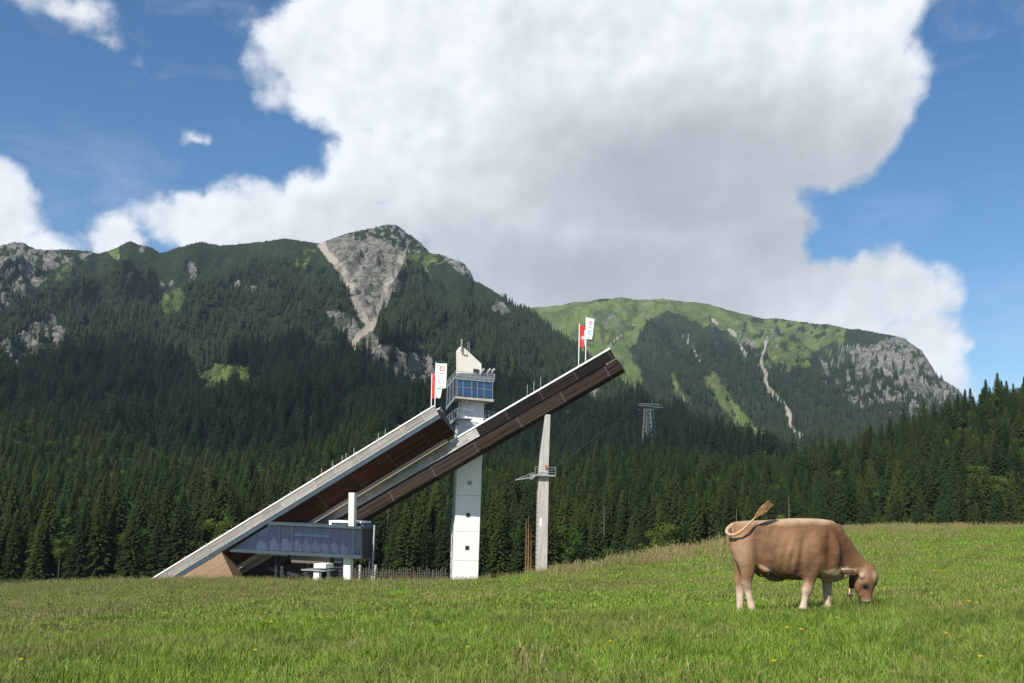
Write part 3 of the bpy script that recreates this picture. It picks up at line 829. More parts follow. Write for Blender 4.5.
# ---- judges' tower
TP = Plane(P(465, 573, 166.3), 16)
tw = thing('judge_tower', 'white concrete tower with a blue glazed cabin and slanted white top', 'tower', P(465, 590, 166.3))
mb = MB(); TP.slab(mb, [(452.4, 607), (477.2, 607), (481.8, 470), (484.6, 396), (462.6, 396), (457.6, 440), (456, 500)], 2.6); sh = mb.build('shaft', M_white, tw, bevel=.04)
for c in ((469.8, 482.8), (468.2, 515), (467.2, 547.8)):
    mb = MB(); TP.slab(mb, [(c[0] - 2.1, c[1] - 2.1), (c[0] + 2.1, c[1] - 2.1), (c[0] + 2.1, c[1] + 2.1), (c[0] - 2.1, c[1] + 2.1)], .2, .06); fr = mb.build('window', M_steel, tw)
    mb = MB(); TP.slab(mb, [(c[0] - 1.6, c[1] - 1.6), (c[0] + 1.6, c[1] - 1.6), (c[0] + 1.6, c[1] + 1.6), (c[0] - 1.6, c[1] + 1.6)], .1, .09); mb.build('pane', M_dglass, fr)
for y_ in (427, 458, 495, 531, 560):      # formwork joints
    mb = MB(); xl, xr = np.interp(y_, [396, 440, 500, 584], [462.6, 457.6, 456, 452.8]), np.interp(y_, [396, 470, 607], [484.6, 481.8, 477.2])
    TP.slab(mb, [(xl, y_), (xr, y_ + .5), (xr, y_ + .85), (xl, y_ + .35)], .05, .012); mb.build('joint', M_conc, tw)
mb = MB(); TP.slab(mb, [(459.6, 373), (459.2, 350), (462.0, 345.6), (481.6, 363.8), (481.6, 374)], 2.4, -1.2); mb.build('top_fin', simple('cream_render', (0.66, 0.64, 0.56), .7, 0, .04, 1), tw, bevel=.03)
mb = MB(); a_ = TP.at(461.3, 352, -.9); mb.tube([a_, a_ + Vector((.05, 0, 1.9))], .12, 8); mb.tube([a_ + Vector((.05, 0, 1.9)), a_ + Vector((.05, 0, 2.15))], .2, 8); mb.build('mast', M_steel, tw)
for x_ in (467.4, 469.0):
    mb = MB(); a_ = TP.at(x_, 355, -1.8); mb.tube([a_, a_ + Vector((0, 0, 2.3))], .04, 6); mb.build('antenna', M_steel, tw)
for x_ in (464.8, 467):
    mb = MB(); TP.slab(mb, [(x_ - .5, 354), (x_ + .5, 354.6), (x_ + .5, 356.6), (x_ - .5, 356)], .1, -1.12); mb.build('fixture', M_darkst, tw)
mb = MB(); TP.slab(mb, [(473.4, 368.5), (479.3, 369.5), (479.3, 374), (473.4, 373)], .1, -1.12); mb.build('door', M_dglass, tw)
CF = 2.0
mb = MB(); TP.slab(mb, [(456.3, 379), (493.6, 382.5), (493.2, 400.0), (456.3, 397.2)], 5.2, CF); cab = mb.build('cabin', M_bluest, tw)
mb = MB(); TP.slab(mb, [(456.0, 377.9), (494.0, 381.4), (494.0, 382.6), (456.0, 379.2)], 5.6, CF + .2); mb.build('roof_slab', M_steel, tw)
mb = MB(); TP.slab(mb, [(456.0, 396.2), (494.0, 399.3), (493.6, 401.8), (456.0, 398.2)], 5.3, CF + .06); mb.build('floor_slab', M_conc, tw)
cols = [457.4, 463.1, 471.8, 477.3, 484.2, 492.6]
def cab_y(x, f): t = (x - 456.3) / 37.2; y0 = 379.9 + 3.4 * t; y1 = 396.0 + 2.9 * t; return y0 + (y1 - y0) * f
for i in range(5):
    for f0, f1 in ((.04, .40), (.45, .95)):
        xa, xb = cols[i] + .35, cols[i + 1] - .35
        mb = MB(); TP.slab(mb, [(xa, cab_y(xa, f0)), (xb, cab_y(xb, f0)), (xb, cab_y(xb, f1)), (xa, cab_y(xa, f1))], .12, CF + .07); mb.build('window_pane', M_glass, cab)
mb = MB()
for x_ in cols: TP.slab(mb, [(x_ - .25, cab_y(x_, 0)), (x_ + .25, cab_y(x_, 0)), (x_ + .25, cab_y(x_, 1)), (x_ - .25, cab_y(x_, 1))], .1, CF + .12)
TP.slab(mb, [(457.4, cab_y(457.4, .41)), (492.6, cab_y(492.6, .41)), (492.6, cab_y(492.6, .44)), (457.4, cab_y(457.4, .44))], .1, CF + .115)
mb.build('window_frame', M_steel, cab)
# door leaf in the glazing
mb = MB(); TP.slab(mb, [(473.0, cab_y(473, .1)), (476.2, cab_y(476, .1)), (476.2, cab_y(476, .46)), (473.0, cab_y(473, .46))], .05, CF + .13); mb.build('sash', M_bluest, cab)


def railing(plane, pts, hgt, parent, o, step=1.1, mat=M_steel, name='railing'):
    mb = MB()
    for (x0, y0), (x1, y1) in zip(pts[:-1], pts[1:]):
        a = plane.at(x0, y0, o); b_ = plane.at(x1, y1, o); n_ = max(1, int((b_ - a).length / step))
        for q in (1.0, .66, .33): mb.beam(a + Vector((0, 0, hgt * q)), b_ + Vector((0, 0, hgt * q)), .07 if q == 1 else .04)
        for i in range(n_ + 1):
            c = a.lerp(b_, i / n_); mb.beam(c, c + Vector((0, 0, hgt)), .06)
    return mb.build(name, mat, parent)


railing(TP, [(456.2, 378.0), (493.8, 381.4)], 1.15, tw, CF + .1, .75)
mb = MB(); TP.slab(mb, [(456.2, 373.5), (493.8, 376.6), (493.8, 380.8), (456.2, 377.6)], .03, CF + .04); mb.build('parapet_mesh', glass_mat('parapet_screen', (.30, .33, .36), .35, .45), tw)
railing(TP, [(470, 377.0), (494.6, 380.0)], 1.15, tw, -2.8, 1.2)
for x_ in (481, 487.4, 491.5):
    a_ = TP.at(x_, 376.5, CF - .9); mb = MB(); mb.beam(a_, a_ + Vector((0, 0, .9)), .08); mb.beam(a_ + Vector((0, 0, .8)), a_ + Vector((.5, 0, 1.35)), .28, .32); mb.build('floodlight', M_steel, tw)
# side gallery sloping down to the left ramp
mb = MB(); TP.slab(mb, [(447.6, 387), (456.2, 376.5), (456.2, 396), (446.4, 408.5)], 3.6, CF - .15); sg = mb.build('side_gallery', M_dglass, tw)
mb = MB()
for t_ in (0, .33, .66, 1):
    xt = 447.6 + 8.5 * t_; yt = 387 - 10.5 * t_; xb = 446.4 + 9.8 * t_; yb = 408.5 - 12.5 * t_
    TP.slab(mb, [(xt - .3, yt), (xt + .3, yt - .3), (xb + .3, yb - .3), (xb - .3, yb)], .1, CF - .06)
TP.slab(mb, [(447.2, 386.3), (456.2, 375.2), (456.2, 376.8), (447.2, 388)], .2, CF - .03); TP.slab(mb, [(446.2, 407.2), (456.2, 394.8), (456.2, 397), (446.2, 409.6)], .3, CF - .03)
mb.build('gallery_frame', M_steel, sg)
railing(TP, [(447.4, 387), (456.0, 376)], 1.0, tw, CF - .3, .7)
# lower landing and stair beside the ramp
mb = MB(); TP.slab(mb, [(457, 417.2), (472, 418.8), (472, 420.0), (457, 418.4)], 3.6, 1.6); mb.build('landing', M_steel, tw)
railing(TP, [(457, 417.2), (472, 418.8)], 1.5, tw, 1.55, .6)
mb = MB(); TP.slab(mb, [(444.5, 427.5), (457, 416.8), (457, 418.6), (444.5, 429.6)], 1.4, 1.6); mb.build('stair', M_steel, tw)
railing(TP, [(444.5, 427.5), (457, 417)], 1.5, tw, 1.55, .5)
mb = MB(); TP.slab(mb, [(485, 418.0), (497, 419.3), (497, 420.3), (485, 419)], 2.4, .4); mb.build('bridge', M_steel, tw)
railing(TP, [(485, 418.0), (497, 419.3)], 1.2, tw, .38, .6)
for x_, y_, r_ in ((466.5, 401.8, .55), (472, 402.5, .35), (457.6, 422.6, .5), (462.5, 400.5, .3), (482, 404, .3)):
    a_ = TP.at(x_, y_, .25); mb = MB(); mb.tube([a_, a_ + TP.n * .12, a_ + TP.n * .3], [r_ * .3, r_ * .7, r_], 12, ref=(0, 0, 1)); mb.build('dish', M_white, tw, True)
mb = MB()
for k in range(30):       # lattice mast with ladder left of the shaft
    y0, y1 = 424 + k * 5.9, 424 + (k + 1) * 5.9
    xl = np.interp(y0, [424, 605], [451.8, 449.6]); a0 = TP.at(xl, y0, -1.2); a1 = TP.at(xl - .07, y1, -1.2); c0 = TP.at(xl + 2.6, y0, -1.2); c1 = TP.at(xl + 2.5, y1, -1.2)
    mb.beam(a0, a1, .12); mb.beam(c0, c1, .12); mb.beam(a0, c0, .08); mb.beam(a0, c1, .07) if k % 2 else mb.beam(c0, a1, .07)
mb.build('lattice_mast', M_darkst, tw)

# ---- concrete pylon under the free end
PP = Plane(P(545, 575, 153), 6)
py = thing('concrete_pylon', 'slender pale concrete pylon holding up the right ramp with a small service platform', 'pylon', P(543, 585, 153))
mb = MB(); PP.slab(mb, [(536.0, 607), (546.4, 607), (549.0, 476), (548.6, 475.8), (538.6, 475)], 1.6); mb.build('lower_shaft', M_conc, py, bevel=.04)
mb = MB(); PP.slab(mb, [(538.9, 474.8), (548.4, 475.5), (550.6, 414.5), (546.0, 414.5), (540.6, 455)], 1.3, -.1); mb.build('upper_shaft', M_conc, py, bevel=.04)
mb = MB(); PP.slab(mb, [(533.0, 474.0), (555.6, 475.0), (555.4, 476.6), (536, 475.8), (531.8, 479.6), (531.8, 477.6)], 2.8, .7); mb.build('platform', M_steel, py)
railing(PP, [(535, 474.4), (555.4, 475.2)], 1.15, py, .68, 1.3)
mb = MB(); mb.beam(PP.at(534, 477, .2), PP.at(515.5, 480, -3), .16); mb.beam(PP.at(534, 472.5, .2), PP.at(517, 479, -3), .08)
for k in range(6): mb.beam(PP.at(534 - k * 3, 477 + k * .5, .2 - k * .5), PP.at(532.5 - k * 3, 473.4 + k * 1.1, .2 - k * .5), .06)
mb.build('walkway', M_steel, py)
mb = MB()
for k in range(22):
    a_ = PP.at(np.interp(k, [0, 22], [536.7, 538.2]), 583 - k * 4.7, .0); mb.beam(a_, a_ - PP.t * .35, .07)
mb.build('climbing_rungs', M_darkst, py)
mb = MB(); a_ = PP.at(546.0, 466.8, .05); mb.box(a_, (.35, .15, .6)); mb.build('warning_plate', simple('orange_plate', (.6, .12, .04)), py)
mb = MB(); PP.slab(mb, [(540, 518), (541.8, 518), (541.4, 526), (539.6, 526)], .05, .04); mb.build('notice', M_white, py)
mb = MB()
mb.tube([PP.at(548, 470, 0), PP.at(566, 445, -6), P(586, 410, 190)], .035, 5); mb.tube([PP.at(549, 472, 0), P(640, 404, 758)], .05, 5); mb.build('cable', M_darkst, py)

# ---- warm-up / restaurant building
bA = P(228, 549, 163.5); bB = P(365, 556, 155.5)
yaw = -math.degrees(math.atan2(bA.y - bB.y, bB.x - bA.x)); BP = Plane(bA, yaw)
bd = thing('glass_building', 'long blue glass building on white piers under the foot of the ramps', 'building', P(330, 585, 157))
mb = MB(); BP.slab(mb, [(229.5, 548.6), (270.5, 522.8), (359.6, 527.3), (359.6, 555.2)], 4, -.5); mb.build('body', simple('dark_interior', (0.012, 0.042, 0.11), .8), bd)
mb = MB(); BP.slab(mb, [(267.5, 523.2), (270, 521.6), (361.2, 526.8), (361.2, 529.2), (268, 524.6)], 4.3, .25); mb.build('roof_fascia', M_bluest, bd)
mb = MB(); BP.slab(mb, [(226.5, 548.6), (361.4, 555.2), (361.4, 559.0), (231, 551.9)], 4.3, .25); mb.build('floor_fascia', M_bluest, bd)
mb = MB(); BP.slab(mb, [(290, 554.6), (330, 556.9), (330, 564.2), (291.5, 562.5)], 6, -.6); mb.build('soffit_box', simple('brown_soffit', (0.14, 0.115, 0.09), .8), bd)


def by(x, f):
    yt = max(524.3 + (x - 268) * .0525, 549.6 - (x - 230) * .632 if x < 268 else 0); yb = 548.9 + (x - 230) * .0495
    return yt + (yb - yt) * f


gx = [231, 242, 255, 268, 280, 292, 302.5, 311.5, 320.5, 329.5, 339, 348.5, 353.5, 360.8]
for i in range(len(gx) - 1):
    xa, xb = gx[i] + .25, gx[i + 1] - .25
    mb = MB(); BP.slab(mb, [(xa, by(xa, .02)), (xb, by(xb, .02)), (xb, by(xb, .98)), (xa, by(xa, .98))], .05, .05); mb.build('window_pane', M_glass2, bd)
mb = MB()
for x_ in gx[1:]:
    wd = .5 if x_ in (292, 353.5) else .22
    BP.slab(mb, [(x_ - wd, by(x_, 0)), (x_ + wd, by(x_, 0)), (x_ + wd, by(x_, 1)), (x_ - wd, by(x_, 1))], .12, .12)
mb.build('mullions', M_bluest, bd)
mb = MB()     # pleated pale sheets added behind the glass, imitating tree reflections
for i in range(2, len(gx) - 2):
    xa, xb = gx[i] + .6, gx[i + 1] - .6; a_ = BP.at(xa, by(xa, .45), -.25); b_ = BP.at(xb, by(xb, .45), -.25); a2 = BP.at(xa, by(xa, .97), -.25); b2 = BP.at(xb, by(xb, .97), -.25)
    n_ = 14; top = []; bot = []
    for k in range(n_ + 1):
        t_ = k / n_; wv = BP.n * (.09 if k % 2 else -.05); hh = abs(t_ - random.choice((.3, .5, .6))) * 1.4
        top.append(a_.lerp(b_, t_) + wv - Vector((0, 0, min(1.5, hh + random.random() * .5)))); bot.append(a2.lerp(b2, t_) + wv)
    mb.add(top + bot, [(k, k + 1, n_ + 2 + k, n_ + 1 + k) for k in range(n_)])
mb.build('reflection_sheets', simple('grey_reflection', (0.60, 0.58, 0.60), .9), bd)
mb = MB(); BP.slab(mb, [(293.5, 533.6), (329, 535.6), (329, 537.4), (293.5, 535.4)], .05, -.15); mb.build('blind', simple('pale_blue_blind', (0.28, 0.48, 0.58), .7), bd)
mb = MB()
q0 = BP.at(361.4, 529.4, .2); q1 = BP.at(361.4, 558.6, .2)
mb.hexa([q1, q1 + BP.t * .15, q1 + BP.t * .15 - BP.n * 4.4, q1 - BP.n * 4.4, q0, q0 + BP.t * .15, q0 + BP.t * .15 - BP.n * 4.4, q0 - BP.n * 4.4]); mb.build('end_wall', simple('black_panel', (0.016, 0.015, 0.016), .7), bd)
mb = MB(); BP.slab(mb, [(329.0, 527), (329.0, 520.3), (361, 521.5), (361, 523.2), (331.5, 522.4), (331.5, 527)], 3.5, -1.6); mb.build('roof_frame', M_white, bd)
mb = MB(); BP.slab(mb, [(331.8, 527.5), (331.8, 522.6), (363.5, 524), (364.5, 529)], 3.0, -1.8); mb.build('roof_housing', M_bluest, bd)
mb = MB(); BP.slab(mb, [(348.2, 527.8), (348.6, 492.6), (354.4, 492.8), (353.7, 528.2)], .9, -.1); mb.build('chimney_pier', M_conc if False else simple('cream_pier', (0.68, 0.66, 0.58), .7, 0, .05, 1), bd, bevel=.03)
for xa, xb in ((326.8, 329.4), (343.4, 350.2)):
    mb = MB(); BP.slab(mb, [(xa, 557.6), (xb, 558.0), (xb - .2, 607), (xa - .2, 607)], 1.0, -1.0); mb.build('pier', M_white, bd, bevel=.03)
mb = MB(); BP.slab(mb, [(329.45, 557.4), (343.35, 558.2), (343.2, 607), (329.3, 607)], .5, -1.3); dr = mb.build('stair_screen', M_bluest, bd)
mb = MB()
for k in range(6):
    y_ = 560 + k * 3.6; BP.slab(mb, [(330.3, y_), (342.4, y_ + .5), (342.4, y_ + 2.8), (330.3, y_ + 2.3)], .1, -1.22)
mb.build('louvre', M_dglass, dr)
mb = MB(); BP.slab(mb, [(253, 552.0), (288, 554.0), (288, 556.6), (254, 554.8)], 4, -.9); st_ = mb.build('ribbon_window', M_darkst, bd)
mb = MB()
for k in range(9): BP.slab(mb, [(257 + k * 3.4, 552.7 + k * .19), (259.4 + k * 3.4, 552.8 + k * .19), (259.4 + k * 3.4, 554.7 + k * .19), (257 + k * 3.4, 554.6 + k * .19)], .08, -.84)
mb.build('pane', simple('pale_cyan_pane', (0.22, 0.42, 0.48), .3), st_)
mb = MB()       # arched steel frame below
pc = BP.at(291, 572, -2.5)
pts = [pc + BP.t * (-2.6 * math.cos(a)) + Vector((0, 0, 2.6 * math.sin(a))) for a in np.linspace(.2, math.pi, 14)]
mb.tube(pts, .42, 6); mb.beam(BP.at(276, 557, -2), BP.at(276, 607, -2), .3); mb.beam(BP.at(282, 566, -2), BP.at(282, 607, -2), .5); mb.beam(BP.at(270, 568, -3), BP.at(300, 576, -3), .5); mb.build('arched_frame', M_darkst, bd)
mb = MB(); BP.slab(mb, [(240, 556), (300, 557), (300, 607), (240, 607)], .4, -6.4); mb.build('back_wall', simple('dark_brown_wall', (0.045, 0.03, 0.022), .8), bd)
# kiosk terrace in front of the piers
kk = thing('terrace_kiosk', 'low white terrace kiosk left of the building piers', 'kiosk', P(319, 585, 158))
KP = Plane(P(319, 575, 155.5), yaw)
mb = MB(); KP.slab(mb, [(313.8, 563.6), (325.6, 564.2), (325.6, 568.4), (313.8, 567.8)], 2.5); mb.build('upper_panel', M_white, kk)
mb = MB(); KP.slab(mb, [(301, 569.2), (325, 570.4), (325, 571.6), (301, 570.4)], 3.5, .3); mb.build('counter_roof', M_steel, kk)
mb = MB(); KP.slab(mb, [(313.6, 571.8), (318.8, 572), (318.4, 607), (312.8, 607)], .8); mb.build('pier', M_white, kk)
mb = MB(); KP.slab(mb, [(304, 572), (312, 572.4), (312, 607), (304, 607)], .3, -1.5); mb.build('back_panel', M_darkst, kk)

# slim poles beside the building
for x_, y0, Y_ in ((370.2, 531, 160), (373.8, 526, 158), (374.8, 566, 120), (359.2, 566, 122)):
    a_ = P(x_, y0, Y_); g_ = gz(a_.x, Y_); mb = MB(); mb.tube([(a_.x, Y_, g_), (a_.x + .1, Y_, a_.z)], .13, 8); mb.tube([(a_.x + .1, Y_, a_.z), (a_.x + .1, Y_, a_.z + .12)], .17, 8)
    o = mb.build('pole', M_conc); tag(o, {370.2: 'shorter white pole right beside the end of the glass building', 373.8: 'taller slim white pole just right of the glass building', 374.8: 'short pale post rising behind the picket fence at right', 359.2: 'short pale post behind the grass in front of the glass building'}[x_], 'pole')

# picket fence behind the crest
fn = thing('picket_fence', 'weathered rustic picket fence behind the crest below the tower', 'fence', P(400, 580, 100))
M_pick = simple('grey_pickets', (0.10, 0.085, 0.07), .9, 0, .2, 4)
mb = MB(); rails = []
xs = np.arange(352, 448, 2.35)
for i, x_ in enumerate(xs):
    a_ = P(x_ + random.uniform(-.4, .4), random.uniform(566.5, 571.0), 100); g_ = gz(a_.x, 100)
    if i % 1 == 0:
        m2 = MB(); m2.beam((a_.x, 100, g_ - .2), (a_.x + random.uniform(-.06, .06), 100, a_.z), .09, .05); m2.build('picket', M_pick, fn)
for y_ in (572.5, 575): mb.beam(P(351, y_, 100.08), P(448, y_ + 1.2, 100.08), .05, .09)
mb.build('rail', M_pick, fn)

# dead standing trees
for i, (x_, yt, Y_, w_) in enumerate(((526.2, 518, 205, .10), (528.6, 516, 207, .13), (531, 530, 204, .08))):
    a_ = P(x_, yt, Y_); g_ = gz(a_.x, Y_); t = thing('dead_tree', ['thin rusty brown dead trunk, left one of three beside the concrete pylon', 'thickest rusty brown dead trunk, middle of three beside the concrete pylon', 'short thin brown dead trunk, right one of three beside the concrete pylon'][i], 'tree', (a_.x, Y_, g_), 'dead trunks beside the pylon')
    mb = MB(); mb.tube([(a_.x, Y_, g_), (a_.x + .1, Y_, (g_ + a_.z) / 2), (a_.x, Y_, a_.z)], [w_ * 1.6, w_ * 1.2, .04], 6); mb.build('trunk', simple('rusty_bark', (0.26, 0.13, 0.055), .9), t)
    mb = MB()
    for k in range(30):
        z = g_ + 1.5 + k * (a_.z - g_ - 2) / 30; an = random.uniform(0, 6.28); l_ = random.uniform(.2, .7); mb.beam((a_.x, Y_, z), (a_.x + l_ * math.cos(an), Y_ + l_ * math.sin(an), z - .1), .04)
    mb.build('twigs', simple('rusty_twig', (0.24, 0.13, 0.06), .9), t)


M_snag = simple('bleached_wood', (0.19, 0.165, 0.135), .9)
for i, (x_, yt, Y_, w_) in enumerate(((777, 497, 222, .13), (727, 508, 226, .10), (868, 478, 228, .11), (452.5, 500, 230, .10), (600, 505, 228, .09), (946, 470, 224, .10), (72, 505, 222, .10), (393, 500, 236, .09))):
    a_ = P(x_, yt, Y_); g_ = gz(a_.x, Y_); where = ['just above the back of the cow', 'left of the tail of the cow', 'above the neck of the cow', 'left of the white tower', 'right of the concrete pylon', 'at the far right', 'at the far left', 'above the picket fence'][i]
    if i in (2, 5, 6): continue
    t = thing('dead_tree', f'bare bleached trunk standing in the forest {where}', 'tree', (a_.x, Y_, g_), 'bleached trunks in the forest'); mb = MB(); mb.tube([(a_.x, Y_ - 9, g_), (a_.x + .1, Y_ - 9, a_.z)], [w_ * 1.5, .04], 6)
    for k in range(16): z = g_ + 5 + k * (a_.z - g_ - 6) / 16; an = random.uniform(0, 6.28); l_ = random.uniform(.4, 1.1); mb.beam((a_.x, Y_ - 9, z), (a_.x + l_ * math.cos(an), Y_ - 9 + l_ * math.sin(an), z - .2), .05)
    mb.build('trunk', M_snag, t)

# ------------------------------------------------------------------ flags
def flag(name, label, base, top, Y, parts, pole_r=.07):
    a_ = P(*base, Y); b_ = P(*top, Y); t = thing(name, label, 'flag', a_)
    mb = MB(); mb.tube([a_, b_], pole_r, 8); mb.build('pole', M_white, t); mb = MB(); mb.tube([b_, b_ + Vector((0, 0, .15))], pole_r * 1.6, 8); mb.build('finial', M_steel, t)
    for nm, poly4, mat, marks in parts:
        (x0, y0), (x1, y1), (x2, y2), (x3, y3) = poly4
        mb = MB(); nu, nv = 6, 14; vs = []
        def at(u, v, e=0):
            px_ = (x0 * (1 - u) + x1 * u) * (1 - v) + (x3 * (1 - u) + x2 * u) * v; py_ = (y0 * (1 - u) + y1 * u) * (1 - v) + (y3 * (1 - u) + y2 * u) * v
            return P(px_, py_, Y - .03 - .18 * math.sin(3.3 * u + 2.3 * v + x0) * u - e)
        vs = [at(i / nu, j / nv) for j in range(nv + 1) for i in range(nu + 1)]
        mb.add(vs, [(j * (nu + 1) + i, j * (nu + 1) + i + 1, (j + 1) * (nu + 1) + i + 1, (j + 1) * (nu + 1) + i) for j in range(nv) for i in range(nu)])
        fo = mb.build(nm, mat, t, True); sm = fo.modifiers.new('thickness', 'SOLIDIFY'); sm.thickness = .02
        for kind_, (cu, cv), rr_, mm in marks:
            m2 = MB(); n_ = 20
            if kind_ == 'ring':
                asp = abs(x1 - x0) / abs(y3 - y0)
                for e_ in (0,):
                    o_ = [at(cu + rr_ * math.cos(k * 6.2832 / n_), cv + rr_ * asp * math.sin(k * 6.2832 / n_), .03) for k in range(n_)]
                    i_ = [at(cu + rr_ * .6 * math.cos(k * 6.2832 / n_), cv + rr_ * .6 * asp * math.sin(k * 6.2832 / n_), .03) for k in range(n_)]
                    m2.add(o_ + i_, [(k, (k + 1) % n_, n_ + (k + 1) % n_, n_ + k) for k in range(n_)])
                    c_ = [at(cu + rr_ * .22 * math.cos(k * 6.2832 / 8), cv + rr_ * .22 * asp * math.sin(k * 6.2832 / 8), .03) for k in range(8)]; m2.add(c_, [tuple(range(8))])
            else:
                w_, h_ = rr_
                m2.add([at(cu - w_, cv - h_, .03), at(cu + w_, cv - h_, .03), at(cu + w_, cv + h_, .03), at(cu - w_, cv + h_, .03)], [(0, 1, 2, 3)])
            m2.build('emblem', mm, fo)
    return t


M_pred = simple('pale_red_print', (0.62, 0.16, 0.18), .8); M_pblue = simple('pale_blue_print', (0.40, 0.55, 0.78), .8); M_grp = simple('grey_print', (.35, .37, .42), .8)
flag('flag', 'red and white striped banner on the pole left of the tower', (431.2, 408), (432.0, 373.5), 158.5, [
    ('red_stripe', ((432.2, 374), (434.7, 374), (434.9, 399), (432.4, 399.5)), M_red, []), ('white_stripe', ((434.7, 374), (437.8, 374.5), (438.2, 398), (434.9, 399)), M_cloth, [])])
flag('flag', 'white banner with red ring emblem beside the tower cabin', (434.6, 416), (436.0, 363), 158, [
    ('banner_cloth', ((436.3, 363.4), (447.0, 363.8), (446.2, 388.6), (436.2, 389.2)), M_cloth,
     [('ring', (.56, .20), .25, M_pred), ('bar', (.56, .37), (.28, .012), M_grp), ('ring', (.52, .70), .30, M_pblue), ('bar', (.5, .90), (.25, .012), M_grp)]),
    ('lower_fold', ((437.5, 389.4), (441.8, 389), (440.9, 398), (437.6, 398.4)), M_cloth, [])])
flag('flag', 'red banner on the shorter pole at the free end of the right ramp', (578.6, 366), (579.4, 323.5), 157.4, [
    ('banner_cloth', ((579.8, 325), (584.8, 325.6), (583.8, 347.4), (579.8, 348.4)), M_red, [('ring', (.6, .55), .35, M_cloth)]),
    ('white_edge', ((584.8, 330), (586.2, 331), (585.4, 345), (583.9, 346.5)), M_cloth, [])])
flag('flag', 'white banner with red emblem flying from the taller pole near the ramp end', (585.6, 361), (586.3, 317.0), 157, [
    ('banner_cloth', ((586.5, 317.5), (594.6, 319.3), (592.0, 339.6), (586.6, 339.4)), M_cloth,
     [('ring', (.6, .22), .24, M_pred), ('bar', (.55, .40), (.3, .015), M_grp), ('ring', (.5, .68), .30, M_blue), ('bar', (.5, .88), (.3, .02), M_grp)])])

# ------------------------------------------------------------------ cable car support pylon on the slope
M_cp = simple('dull_lattice_steel', (0.13, 0.14, 0.15), .6, .2)
cp = thing('cable_car_pylon', 'grey steel lattice cable car support rising out of the forest', 'pylon', P(650, 455, 760))
Yp = 760
def pp(x, y, o=0): return P(x, y, Yp + o)
for (xt, xb, o_) in ((644.5, 641.6, -3), (650, 653.5, -3), (647, 645.5, 3), (652.5, 658.5, 3)):
    mb = MB(); mb.beam(pp(xt + (647 - xt) * .0, 409, o_), pp(xb, 452, o_ * 1.6), .75); mb.build('leg', M_cp, cp)
mb = MB()
for k in range(7):
    y0 = 409 + k * 4.4; y1 = y0 + 4.4; f0, f1 = k / 7, (k + 1) / 7
    for (ta, ba, tb, bb, oa, ob) in ((643.5, 643.6, 650, 652.5, -3, -3), (650, 652.5, 654.5, 657.5, -3, 3)):
        xa0 = ta + (ba - ta) * f0; xb0 = tb + (bb - tb) * f0; xa1 = ta + (ba - ta) * f1; xb1 = tb + (bb - tb) * f1
        mb.beam(pp(xa0, y0, oa), pp(xb0, y0, ob), .35); mb.beam(pp(xa0, y0, oa), pp(xb1, y1, ob), .3); mb.beam(pp(xb0, y0, ob), pp(xa1, y1, oa), .3)
mb.build('bracing', M_cp, cp)
mb = MB()
for o_ in (-3, 3):
    for (q, r_) in (((638, 405), (662.5, 407.6)), ((640, 403.5), (660, 404.6))): mb.beam(pp(*q, o_), pp(*r_, o_), .6)
for k in range(8): x_ = 639 + k * 3; mb.beam(pp(x_, 403.6 + k * .15, -3), pp(x_ + 1.5, 406 + k * .25, 3), .3)
mb.beam(pp(638, 409.5, 0), pp(662, 409, 0), .5); mb.build('crossarm', M_cp, cp)
for x_ in (641, 659.5): mb = MB(); mb.beam(pp(x_ - 3, 404.4, 0), pp(x_ + 3, 405.4, 0), 1.2, .9); mb.build('sheave_train', M_darkst, cp)
mb = MB(); mb.beam(pp(652, 403.5), pp(652.2, 400.5), .4); mb.build('mast', M_cp, cp)

# ------------------------------------------------------------------ the cow
CY = 15.0
c0 = P(700 + 370 / 4.555, 480 + 597 / 4.555, CY)
cow = thing('cow', 'light brown grazing cow with its tail flicked over its rump', 'cow', c0)
UX = (P(800, 560, CY) - P(700, 560, CY)) / 100 / 4.555; UX = Vector((UX.x, 0, UX.z)); 
def C(zx, zy, y=0.0):
    return P(700 + zx / 4.555, 480 + zy / 4.555, CY + y)
K = 1 / 302.0


def body_part(mb, st_, n=20, ref=(0, 1, 0)):
    """stations: zx, zy centre, in-plane radius (m), lateral radius (m), lateral offset"""
    mb.tube([C(s_[0], s_[1], s_[4] if len(s_) > 4 else 0) for s_ in st_], [s_[2] for s_ in st_], n, [s_[3] for s_ in st_], True, ref)


def ell(mb, c, rx, ry, rz, n=12):
    vs = []; fs = []
    for i in range(1, n):
        th = math.pi * i / n
        for j in range(2 * n):
            ph = math.pi * j / n; vs.append(c + Vector((rx * math.sin(th) * math.cos(ph), ry * math.sin(th) * math.sin(ph), rz * math.cos(th))))
    m_ = 2 * n
    for i in range(n - 2):
        for j in range(m_): fs.append((i * m_ + j, i * m_ + (j + 1) % m_, (i + 1) * m_ + (j + 1) % m_, (i + 1) * m_ + j))
    vs.append(c + Vector((0, 0, rz))); vs.append(c - Vector((0, 0, rz))); t_ = len(vs) - 2
    for j in range(m_): fs.append((t_, (j + 1) % m_, j)); fs.append((t_ + 1, (n - 2) * m_ + j, (n - 2) * m_ + (j + 1) % m_))
    mb.add(vs, fs)


bmb = MB()
trunk_st = []
for x_, t_, b_, hw in ((137, 228, 285, .07), (146, 206, 330, .14), (165, 195, 375, .20), (195, 190, 400, .235), (230, 188, 408, .255), (265, 188, 412, .275), (310, 187, 418, .29), (360, 183, 440, .315), (410, 179, 449, .325),
                       (455, 178, 450, .32), (500, 179, 442, .30), (545, 181, 440, .28), (585, 185, 446, .25), (615, 200, 452, .20), (640, 235, 440, .13)):
    bmb_c = (t_ + b_) / 2; trunk_st.append((x_, bmb_c, (b_ - t_) / 2 * K, hw))
